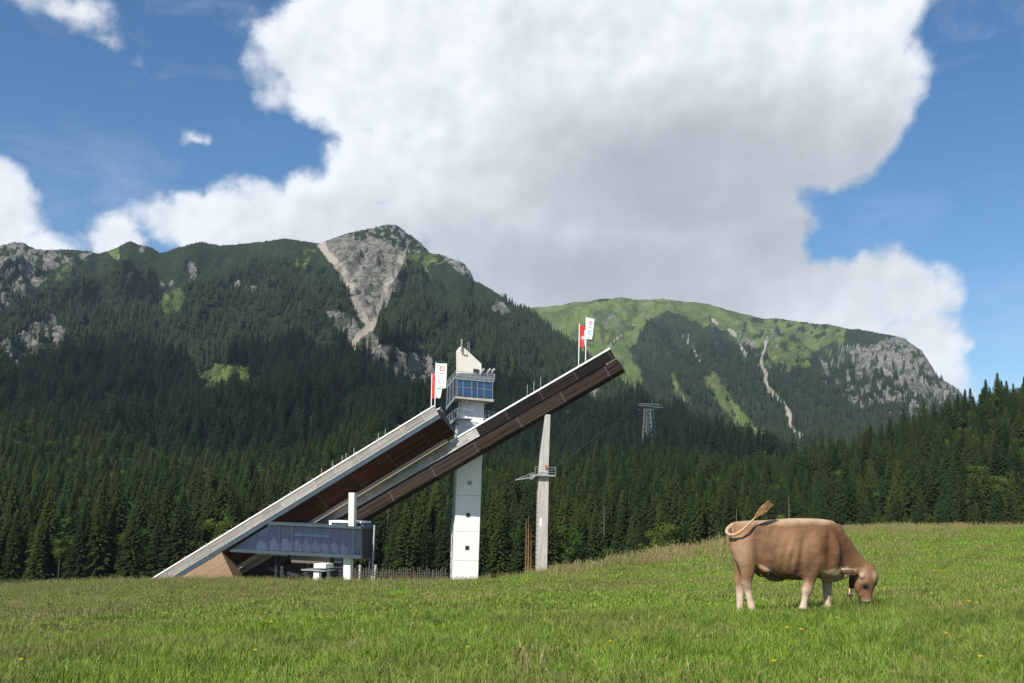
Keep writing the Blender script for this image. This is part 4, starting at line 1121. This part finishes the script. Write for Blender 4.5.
# vertical cross-sections: build rings by hand, fuller at the belly
vs = []; fs = []; n_ = 28
for i, (x_, zc, ra, rb) in enumerate(trunk_st):
    cc = C(x_, zc)
    for k in range(n_):
        a = 2 * math.pi * k / n_; cz = math.cos(a); sy = math.sin(a)
        wid = rb * (1 + .10 * (-cz)) * (abs(sy) ** .82) * (1 if sy > 0 else -1)
        vs.append(cc + Vector((0, wid, ra * cz)))
for i in range(len(trunk_st) - 1):
    for k in range(n_): fs.append((i * n_ + k, i * n_ + (k + 1) % n_, (i + 1) * n_ + (k + 1) % n_, (i + 1) * n_ + k))
fs.append(tuple(range(n_))[::-1]); fs.append(tuple(range((len(trunk_st) - 1) * n_, len(trunk_st) * n_)))
bmb.add(vs, fs)
# neck and head
body_part(bmb, [(565, 300, .36, .20), (600, 318, .34, .19), (636, 338, .285, .155), (668, 362, .22, .13), (698, 384, .175, .115), (724, 398, .15, .105), (748, 410, .12, .10)], 24)
body_part(bmb, [(540, 400, .10, .10), (575, 430, .12, .075), (615, 440, .09, .045), (655, 432, .06, .035), (690, 425, .05, .03)], 14)       # dewlap
body_part(bmb, [(768, 388, .05, .06, -.01), (766, 398, .10, .095, -.02), (762, 425, .148, .12, -.04), (760, 455, .150, .12, -.06), (757, 485, .118, .10, -.075), (757, 515, .088, .082, -.085), (760, 538, .078, .08, -.09), (763, 552, .062, .068, -.09)], 24)
ell(bmb, C(757, 546, -.10), .092, .085, .045)                     # muzzle
ell(bmb, C(724, 470, -.05), .080, .09, .115)                       # cheek
ell(bmb, C(710, 445, -.03), .07, .08, .09)
ell(bmb, C(797, 447, -.03), .042, .06, .06); ell(bmb, C(740, 436, -.14), .055, .045, .055); ell(bmb, C(770, 392, -.02), .075, .07, .045)
ell(bmb, C(722, 490, -.09), .06, .06, .09); ell(bmb, C(732, 520, -.09), .05, .06, .07)
# shoulders, hips
ell(bmb, C(540, 320, -.17), .20, .11, .26); ell(bmb, C(545, 320, .17), .20, .11, .26)
ell(bmb, C(505, 385, -.19), .115, .08, .12); ell(bmb, C(258, 226, -.165), .12, .065, .08); ell(bmb, C(262, 222, .185), .10, .055, .06)
ell(bmb, C(164, 232, -.10), .07, .05, .07); ell(bmb, C(590, 205, 0), .10, .08, .07); ell(bmb, C(622, 226, 0), .11, .09, .09); ell(bmb, C(612, 330, -.20), .10, .07, .24)
# legs
body_part(bmb, [(205, 270, .235, .13, -.13), (205, 320, .22, .13, -.16), (210, 360, .175, .12, -.17), (216, 400, .13, .095, -.175), (214, 440, .092, .072, -.175), (210, 468, .083, .064, -.175), (219, 505, .056, .050, -.175), (228, 545, .049, .046, -.175),
                (236, 578, .060, .056, -.175), (239, 592, .054, .053, -.175), (243, 608, .070, .062, -.175)], 16)
body_part(bmb, [(200, 330, .18, .12, .14), (190, 390, .12, .10, .16), (184, 430, .085, .07, .16), (180, 465, .080, .064, .16), (182, 505, .062, .052, .16), (183, 555, .055, .05, .16), (184, 590, .058, .053, .16), (187, 612, .070, .06, .16)], 16)
body_part(bmb, [(530, 330, .21, .12, -.16), (518, 375, .175, .115, -.18), (508, 415, .125, .092, -.185), (498, 455, .090, .070, -.185), (490, 492, .080, .068, -.185), (486, 506, .080, .068, -.185), (480, 532, .050, .046, -.185), (474, 560, .046, .044, -.185), (470, 576, .056, .053, -.185), (470, 592, .068, .06, -.185)], 16)
body_part(bmb, [(570, 380, .15, .10, .15), (576, 430, .10, .08, .16), (579, 470, .078, .064, .16), (579, 500, .070, .060, .16), (578, 535, .056, .05, .16), (579, 560, .052, .049, .16), (579, 570, .056, .053, .16), (581, 586, .066, .058, .16)], 16)
# belly fold, udder
ell(bmb, C(345, 446, 0), .16, .07, .055); ell(bmb, C(278, 412, .0), .10, .13, .10)
ell(bmb, C(300, 392, -.16), .10, .07, .12)
body_part(bmb, [(478, 360, .05, .05, -.235), (470, 395, .05, .05, -.225), (480, 425, .04, .04, -.20)], 10)
# tail
body_part(bmb, [(200, 200, .040, .05, 0), (168, 200, .040, .045, -.03), (143, 208, .036, .036, -.08), (126, 222, .033, .033, -.14), (121, 237, .030, .030, -.19), (131, 249, .028, .028, -.25), (152, 251, .026, .026, -.29), (180, 238, .024, .024, -.31), (208, 214, .021, .021, -.31), (238, 184, .017, .017, -.30), (250, 172, .013, .013, -.29)], 10)
# near ear and far ear
body_part(bmb, [(728, 416, .035, .035, -.11), (704, 420, .055, .026, -.17), (676, 417, .070, .022, -.22), (652, 410, .060, .018, -.27), (638, 402, .025, .012, -.29)], 12)
body_part(bmb, [(772, 404, .03, .03, .06), (785, 402, .045, .022, .13), (792, 402, .03, .018, .19)], 10)
tmp = bmb.build('body', M_bark, cow)
rm = tmp.modifiers.new('remesh', 'REMESH'); rm.mode = 'VOXEL'; rm.voxel_size = .0125; rm.adaptivity = 0
sm = tmp.modifiers.new('smooth', 'SMOOTH'); sm.factor = .5; sm.iterations = 5
dg = bpy.context.evaluated_depsgraph_get(); ev = tmp.evaluated_get(dg); me = bpy.data.meshes.new_from_object(ev)
tmp.modifiers.clear(); tmp.data = me; me.materials.clear()
co = np.empty(len(me.vertices) * 3, np.float32); me.vertices.foreach_get('co', co); co = co.reshape(-1, 3) + np.array(cow.location)
ed = np.empty(len(me.edges) * 2, np.int32); me.edges.foreach_get('vertices', ed); ed = ed.reshape(-1, 2); deg = np.bincount(ed.ravel(), minlength=len(co))[:, None]
qx, qy = project(co[:, 0], co[:, 1], co[:, 2]); qx = (qx - 700) * 4.555; qy = (qy - 480) * 4.555
wt_ = np.clip((qy - 190) / 25, 0, 1) * np.clip((470 - qy) / 60, 0, 1) * np.clip((qx - 150) / 40, 0, 1) * np.clip((700 - qx) / 60, 0, 1)
wt_ = (wt_ * (1 - ((co[:, 1] - CY < -.23) & (qx < 262) & (qy < 262))))[:, None] * .6
for _ in range(34):
    acc = np.zeros_like(co)
    for k_ in range(3): acc[:, k_] = np.bincount(ed[:, 0], co[ed[:, 1], k_], len(co)) + np.bincount(ed[:, 1], co[ed[:, 0], k_], len(co))
    co = co + wt_ * (acc / deg - co)
# ribs, muscle and skin relief, pushed sideways
qd = np.sign(co[:, 1] - CY)
rel = (-.014 * np.exp(-((qx - 262 - (qy - 300) * .10) / 16) ** 2) * np.clip((qy - 240) / 40, 0, 1) * np.clip((450 - qy) / 30, 0, 1) - .016 * np.exp(-((qx - 470 + (qy - 300) * .10) / 18) ** 2) * np.clip((qy - 235) / 50, 0, 1) * np.clip((450 - qy) / 30, 0, 1)
       + .004 * np.sin((qx + (qy - 300) * .25) / 6.5) * np.exp(-((qx - 400) / 60) ** 2 - ((qy - 320) / 70) ** 2) - .020 * np.exp(-((qx - 330) / 45) ** 2 - ((qy - 235) / 30) ** 2)
       + .012 * np.exp(-((qx - 545) / 28) ** 2 - ((qy - 300) / 80) ** 2) - .014 * np.exp(-((qx - 590) / 16) ** 2 - ((qy - 310) / 80) ** 2) + .007 * fbm(qx / 40, qy / 50, 4))
rel *= 1.7
rel *= (np.abs(co[:, 1] - CY) > .08) * (qx > 150) * (qx < 680) * (qy > 195)
co[:, 1] += qd * rel
me.vertices.foreach_set('co', (co - np.array(cow.location)).astype(np.float32).ravel()); me.update()
cx, cyy = project(co[:, 0], co[:, 1], co[:, 2]); ZX = (cx - 700) * 4.555; ZY = (cyy - 480) * 4.555; LY = co[:, 1] - CY


def g2(x, y, sx, sy): return np.exp(-((ZX - x) / sx) ** 2 - ((ZY - y) / sy) ** 2)


def cmix(A, c, f): return A * (1 - f[:, None]) + np.array(c) * f[:, None]


nz = fbm(ZX / 45, ZY / 60, 4)
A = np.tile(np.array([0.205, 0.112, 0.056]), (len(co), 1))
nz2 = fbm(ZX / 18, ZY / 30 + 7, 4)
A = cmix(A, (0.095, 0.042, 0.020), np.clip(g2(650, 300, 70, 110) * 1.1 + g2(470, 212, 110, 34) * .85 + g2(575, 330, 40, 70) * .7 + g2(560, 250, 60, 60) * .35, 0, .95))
A = cmix(A, (0.115, 0.064, 0.040), np.clip(g2(300, 290, 80, 90) * .75 + g2(250, 230, 30, 50) * .5 + g2(430, 410, 110, 45) * .75 + nz * .8 + nz2 * .5, 0, .9))  # coat patches, plus the shadow on the belly painted in
A = cmix(A, (0.36, 0.215, 0.12), np.clip(g2(190, 300, 45, 90) * .75 + g2(400, 290, 50, 80) * .45 + g2(515, 260, 35, 60) * .3 + g2(430, 178, 230, 10) * .6, 0, .75))  # paler patches; last term paints the sun rim along the back
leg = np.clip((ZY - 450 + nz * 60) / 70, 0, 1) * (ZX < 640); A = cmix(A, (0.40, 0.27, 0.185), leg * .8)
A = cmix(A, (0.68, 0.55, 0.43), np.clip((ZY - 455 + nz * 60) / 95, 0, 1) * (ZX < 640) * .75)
A = cmix(A, (0.56, 0.42, 0.28), np.clip((212 - ZY + nz * 16) / 32, 0, 1) * (ZX > 140) * (ZX < 640) * .7)  # back highlight put into the coat colour as a pale topline
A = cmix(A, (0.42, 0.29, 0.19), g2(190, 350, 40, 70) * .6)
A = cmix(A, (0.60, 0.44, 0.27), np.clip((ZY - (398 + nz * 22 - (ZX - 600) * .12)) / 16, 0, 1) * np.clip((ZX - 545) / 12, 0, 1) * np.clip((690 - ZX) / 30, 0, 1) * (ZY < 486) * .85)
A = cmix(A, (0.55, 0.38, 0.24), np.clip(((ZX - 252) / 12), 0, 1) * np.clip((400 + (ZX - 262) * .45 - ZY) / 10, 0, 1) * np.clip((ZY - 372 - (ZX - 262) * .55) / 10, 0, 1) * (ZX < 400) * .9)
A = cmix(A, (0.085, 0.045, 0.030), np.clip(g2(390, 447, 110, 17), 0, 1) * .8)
hd = (ZX > 690) & (ZY > 380)
A = cmix(A, (0.155, 0.080, 0.040), hd * .9); A = cmix(A, (0.56, 0.40, 0.27), np.clip(g2(740, 436, 22, 26) * hd * .75 + g2(797, 432, 12, 24) * hd * .8, 0, 1)); A = cmix(A, (0.018, 0.012, 0.010), np.clip(g2(752, 484, 17, 13) * 1.6 + g2(765, 494, 10, 14), 0, 1) * hd)
A = cmix(A, (0.10, 0.06, 0.045), np.clip(g2(802, 476, 9, 18), 0, 1) * hd); A = cmix(A, (0.13, 0.075, 0.05), np.clip(g2(780, 500, 12, 30) * .6 + g2(768, 520, 14, 9) + g2(775, 410, 16, 8), 0, 1) * hd * .8); A = cmix(A, (0.58, 0.47, 0.42), np.clip((ZY - 546) / 6, 0, 1) * hd)
A = cmix(A, (0.55, 0.40, 0.26), np.clip(1 - np.abs(ZY - 404 - (ZX - 640) * .1) / 9, 0, 1) * ((ZX < 712) & (ZX > 630) & (ZY > 388) & (LY < -.12)) * .8)
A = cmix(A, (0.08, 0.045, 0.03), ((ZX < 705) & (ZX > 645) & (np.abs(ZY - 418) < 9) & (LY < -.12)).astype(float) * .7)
A = cmix(A, (0.58, 0.42, 0.27), (((ZX < 150) & (ZY < 262)) | ((LY < -.25) & (ZX < 265) & (ZY < 260))).astype(float) * .75)
A = cmix(A, (0.07, 0.055, 0.045), ((ZY > 601) & (ZX < 300) | (ZY > 585) & (ZX > 430) & (ZX < 640)).astype(float) * .8)
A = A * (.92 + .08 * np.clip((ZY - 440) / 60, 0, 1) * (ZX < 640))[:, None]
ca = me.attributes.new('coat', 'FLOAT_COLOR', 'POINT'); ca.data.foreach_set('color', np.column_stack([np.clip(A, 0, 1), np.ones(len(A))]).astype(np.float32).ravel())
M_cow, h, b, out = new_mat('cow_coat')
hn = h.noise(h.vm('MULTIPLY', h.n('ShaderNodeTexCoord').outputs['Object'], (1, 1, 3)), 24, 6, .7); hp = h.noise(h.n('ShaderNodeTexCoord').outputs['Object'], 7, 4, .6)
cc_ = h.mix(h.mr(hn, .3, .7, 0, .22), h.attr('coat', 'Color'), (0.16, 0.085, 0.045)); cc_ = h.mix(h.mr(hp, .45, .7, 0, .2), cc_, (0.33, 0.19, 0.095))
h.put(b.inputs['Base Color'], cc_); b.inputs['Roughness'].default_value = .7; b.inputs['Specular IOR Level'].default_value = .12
b.inputs['Sheen Weight'].default_value = .0; b.inputs['Sheen Roughness'].default_value = .4
bp = h.n('ShaderNodeBump', {'Strength': .6, 'Distance': .015, 'Height': hn}); h.put(b.inputs['Normal'], bp.outputs[0])
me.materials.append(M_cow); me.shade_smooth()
# tuft
mb = MB(); rq = random.Random(3)
for i in range(170):
    sp = rq.uniform(-1, 1); s0 = rq.uniform(0, .4); e0_ = rq.uniform(.65, 1.0); pts = []
    for k in range(5):
        t_ = s0 + (e0_ - s0) * k / 4; w_ = math.sin(min(1, t_ * 1.15) * math.pi * .62) * 18 * sp
        pts.append(C(243 + 84 * t_ + w_ * .65, 178 - 78 * t_ + w_ * .75, -.29 + rq.uniform(-.04, .04) * t_))
    mb.tube(pts, [.006, .006, .005, .004, .002], 4)
mb.build('tail_tuft', simple('tuft_hair', (0.34, 0.19, 0.085), .7, 0, .3, 20), cow)
ey = MB(); ell(ey, C(752, 484, -.172), .026, .02, .024, 8); ey.build('eye', simple('eye_dark', (0.01, 0.008, 0.007), .15), cow, True)
ey = MB(); ell(ey, C(801, 474, -.06), .018, .02, .02, 8); ey.build('eye', simple('eye_dark', (0.01, 0.008, 0.007), .15), cow, True)
mb = MB(); mb.tube([C(716, 400, -.0), C(704, 402, -.09), C(692, 430, -.145), C(686, 462, -.12), C(688, 490, -.04), C(694, 492, .05), C(706, 455, .13), C(716, 405, .1), C(716, 400, 0)], .012, 8, [.03] * 9, ref=(1, 0, .3))
col_ = mb.build('collar', simple('black_strap', (0.012, 0.011, 0.011), .5), cow, True)
mb = MB(); a_ = C(681, 500, -.10); mb.tube([a_ + Vector((0, 0, .03)), a_, a_ + Vector((0, 0, -.05)), a_ + Vector((0, 0, -.085))], [.012, .026, .034, .042], 12); mb.build('bell', simple('brass_bell', (0.32, 0.24, 0.15), .4, .7), col_, True)

# ------------------------------------------------------------------ grass
def grass_mat(name, c1, c2, c3):
    m, h, b, out = new_mat(name)
    oi = h.n('ShaderNodeObjectInfo'); tn = h.attr('tone')
    ps = h.n('ShaderNodeNewGeometry').outputs['Position']; big = h.noise(ps, .22, 5, .6); bg2 = h.noise(ps, 1.3, 4, .6)
    c = h.mix(tn, c1, c2); c = h.mix(h.mr(big, .42, .62, 0, .8), c, c3); c = h.mix(h.mr(bg2, .5, .7, 0, .6), c, tuple(x * .62 for x in c1))
    c = h.mix(h.mr(oi.outputs['Random'], .8, 1.0, 0, .5), c, (0.24, 0.21, 0.09))
    sx = h.n('ShaderNodeSeparateXYZ', {0: ps}); ratio = h.m('DIVIDE', sx.outputs[0], sx.outputs[1])
    knoll = h.m('MULTIPLY', h.mr(sx.outputs[1], 22, 30), h.mr(h.m('ADD', ratio, h.m('MULTIPLY', h.m('SUBTRACT', h.noise(ps, .35, 5, .6), .5), .5)), -.02, -.16))
    c = h.mix(h.m('MULTIPLY', knoll, .62), c, (0.185, 0.195, 0.060))
    mid = h.mr(h.noise(h.vm('MULTIPLY', ps, (.5, 1.3, 1)), .25, 5, .65, .5), .50, .62); c = h.mix(h.m('MULTIPLY', mid, .5), c, (0.21, 0.19, 0.075))
    dk = h.mr(h.noise(h.vm('MULTIPLY', ps, (.6, 1.2, 1)), .8, 4, .6), .56, .68); c = h.mix(h.m('MULTIPLY', dk, .55), c, (0.05, 0.095, 0.015))
    h.put(b.inputs['Base Color'], c); b.inputs['Roughness'].default_value = .6; b.inputs['Specular IOR Level'].default_value = .25
    tr = h.n('ShaderNodeBsdfTranslucent', {'Color': c}); mx_ = h.n('ShaderNodeMixShader', {0: .25, 1: b.outputs[0], 2: tr.outputs[0]}); h.t.links.new(mx_.outputs[0], out.inputs[0])
    return m


M_g = grass_mat('green_grass', (0.068, 0.150, 0.010), (0.300, 0.425, 0.055), (0.190, 0.235, 0.050))
M_gd = grass_mat('dry_grass', (0.21, 0.18, 0.065), (0.36, 0.30, 0.14), (0.24, 0.21, 0.08))


def tuft(seed, n, rad, h0, h1, w, mat, lean=.5):
    r = np.random.default_rng(seed); V = []; F = []; T = []
    for i in range(n):
        a = r.random() * 6.283; q = rad * math.sqrt(r.random()); x, y = q * math.cos(a), q * math.sin(a); H = r.uniform(h0, h1); la = r.random() * 6.283; ln = H * r.uniform(.1, lean); fa_ = r.random() * 3.14; ww = w * r.uniform(.6, 1.3)
        dx, dy = math.cos(fa_) * ww / 2, math.sin(fa_) * ww / 2; b0 = len(V); t = r.random()
        for j, (f, wf) in enumerate(((0, 1), (.4, .9), (.75, .6), (1, .12))):
            cxx = x + math.cos(la) * ln * f * f; cy_ = y + math.sin(la) * ln * f * f; z = H * (f - .12 * f * f * (ln / H))
            V += [(cxx - dx * wf, cy_ - dy * wf, z - .02), (cxx + dx * wf, cy_ + dy * wf, z - .02)]; T += [t, t]
        for j in range(3): F.append((b0 + 2 * j, b0 + 2 * j + 1, b0 + 2 * j + 3, b0 + 2 * j + 2))
    return np_mesh('grass_tuft', V, F, mat, {'tone': ('FLOAT', np.array(T, np.float32))})


def seedhead(seed, n, rad, h0, h1, mat):
    r = np.random.default_rng(seed); V = []; F = []; T = []
    for i in range(n):
        a = r.random() * 6.283; q = rad * math.sqrt(r.random()); x, y = q * math.cos(a), q * math.sin(a); H = r.uniform(h0, h1); la = r.random() * 6.283; ln = H * r.uniform(.05, .4); fa_ = r.random() * 3.14
        b0 = len(V); t = r.random()
        prof = ((0, .003), (.5, .003), (.78, .003), (.84, .010), (.93, .008), (1, .002))
        for f, w in prof:
            cxx = x + math.cos(la) * ln * f * f; cy_ = y + math.sin(la) * ln * f * f
            V += [(cxx - math.cos(fa_) * w, cy_ - math.sin(fa_) * w, H * f), (cxx + math.cos(fa_) * w, cy_ + math.sin(fa_) * w, H * f)]; T += [t, t]
        for j in range(len(prof) - 1): F.append((b0 + 2 * j, b0 + 2 * j + 1, b0 + 2 * j + 3, b0 + 2 * j + 2))
    return np_mesh('dry_stalks', V, F, mat, {'tone': ('FLOAT', np.array(T, np.float32))})


def place_grass(name, y0, y1, dens, meshes, lo, hi, label, smax=.62, mask=None, src='grass_tuft'):
    area = smax * (y1 * y1 - y0 * y0); n_ = int(area * dens)
    y = np.sqrt(RNG.random(n_) * (y1 * y1 - y0 * y0) + y0 * y0); s = RNG.uniform(-smax, smax, n_); x = s * y
    if mask is not None:
        ok = mask(x, y); x, y = x[ok], y[ok]
    z, _ = ground(x, y); sc_ = RNG.uniform(lo, hi, len(x)); hn_ = 1 + .55 * fbm(x / 2.3, y / 2.3, 3) + .5 * np.clip(fbm(x / .7, y / .7, 2), 0, 1)
    scl = np.stack([sc_, sc_, sc_ * hn_], -1); srcs = []
    for me_ in meshes:
        o = bpy.data.objects.new(src, me_); COL.objects.link(o); srcs.append(o)
    o = scatter(name, np.column_stack([x, y, z]), rrot(len(x)) * np.array([4, 4, 1]), scl, srcs, label)
    for j, s_ in enumerate(srcs):
        s_.parent = o; s_.location = (x[j], y[j], z[j]); s_['kind'] = 'stuff'
    return o


TG = [tuft(50 + i, 30, .13, .035, .155, .0095, M_g, .9) for i in range(5)]
TG2 = [tuft(60 + i, 40, .24, .03, .09, .017, M_g, .9) for i in range(4)]
TD = [seedhead(70 + i, 6, .16, .07, .19, M_gd) for i in range(3)]
TD2 = [seedhead(75 + i, 16, .35, .12, .32, M_gd) for i in range(3)]
place_grass('near_meadow_grass', 5.5, 15.5, 95, TG, .75, 1.25, 'short green pasture grass in the foreground')
place_grass('middle_meadow_grass', 15.5, 32, 38, TG2, .7, 1.2, 'green pasture grass around and behind the cow')
place_grass('far_meadow_grass', 32, 78, 12, TG2, 1.0, 1.7, 'green pasture grass up to the crest')
def patch(x, y): return fbm(x / 2.2 + 8, y / 2.2, 4) + RNG.normal(0, .14, len(x)) > .16
place_grass('dry_grass_stalks', 7, 24, 9, TD, .7, 1.2, 'pale dry seed stalks scattered through the pasture', mask=patch, src='dry_stalks')
def patch2(x, y): return (fbm(x / 6 + 3, y / 9, 4) + RNG.normal(0, .16, len(x)) > .26) | ((y > 44) & (x / y > .03) & (x / y < .45) & (RNG.random(len(x)) < .95)) | ((y > 50) & (RNG.random(len(x)) < .35))
place_grass('crest_grass', 24, 72, 3.6, TD2, .7, 1.2, 'tall straw coloured grass along the crest', mask=patch2, src='dry_stalks')

def fringe(x, y): return (x / y > .045) & (x / y < .24) & (RNG.random(len(x)) < np.clip(.35 + fbm(x / 2.5, y / 2.5, 3) * 1.6, 0, 1))
place_grass('straw_fringe', 42, 60, 9, TD2, 1.0, 1.9, 'tall pale straw fringe on the crest right of the pylon', mask=fringe, src='dry_stalks')

# the conspicuous straw-coloured clump at the bottom edge
q = P(527, 672, 9.6); zq = gz(q.x, 9.6)
o = bpy.data.objects.new('grass_clump', seedhead(91, 46, .22, .14, .36, M_gd)); COL.objects.link(o); o.location = (q.x, 9.6, zq); tag(o, 'straw coloured grass clump at the bottom centre edge', 'grass clump')

# yellow wildflowers
M_yel = simple('yellow_petals', (0.70, 0.55, 0.03), .7); M_stem = simple('green_stem', (0.08, 0.14, 0.03), .7)
fproto = thing('wildflower', None, None, (0, 0, 0))
mb = MB(); mb.tube([(0, 0, 0), (.01, 0, .12), (.02, 0, .21)], .003, 5); mb.build('stem', M_stem, fproto)
mb = MB()
for k in range(10):
    a = k * .6283; mb.add([(.02, 0, .200), (.02 + .014 * math.cos(a - .3), .014 * math.sin(a - .3), .216), (.02 + .020 * math.cos(a), .020 * math.sin(a), .226), (.02 + .014 * math.cos(a + .3), .014 * math.sin(a + .3), .216)], [(0, 1, 2, 3)])
mb.build('petals', M_yel, fproto)
fl = [(268, 629), (383, 616), (321, 625), (80, 626), (788, 635), (800, 637), (967, 608), (976, 609), (775, 669), (949, 641), (692, 587), (836, 625), (414, 618), (252, 658), (18, 668), (612, 650), (470, 655), (980, 664)]
for i, (x_, y_) in enumerate(fl):
    lo_, hi_ = 8.5, 45
    best = min(np.linspace(8.5, 45, 300), key=lambda Y_: abs(project(np.array(P(x_, y_, Y_).x), np.array(Y_), np.array(gz(P(x_, y_, Y_).x, Y_) + .2))[1] - y_))
    t = fproto if i == 0 else copy_tree(fproto); X_ = P(x_, y_, best).x; t.location = (X_, best, gz(X_, best)); s_ = 1.0 + best / 40; t.scale = (s_,) * 3; t.rotation_euler = (0, 0, i)
    side = 'left of the cow' if x_ < 700 else 'below and right of the cow'
    tag(t, f'small yellow wildflower in the pasture {side}', 'flower', f'yellow flowers {side}')

# ------------------------------------------------------------------ haze
hz_m = bpy.data.materials.new('haze_air'); hz_m.use_nodes = True; t = hz_m.node_tree; t.nodes.clear(); hh = N(t)
vo = hh.n('ShaderNodeVolumePrincipled', {'Color': (0.62, 0.76, 1.0, 1), 'Density': 0.00005, 'Anisotropy': 0.1}); oo = hh.n('ShaderNodeOutputMaterial'); t.links.new(vo.outputs[0], oo.inputs['Volume'])
mb = MB(); mb.box((0, 900, 440), (8000, 7400, 930)); hz_o = mb.build('haze', hz_m); tag(hz_o, 'thin bluish air between the viewer and the mountains', None, None, 'stuff')
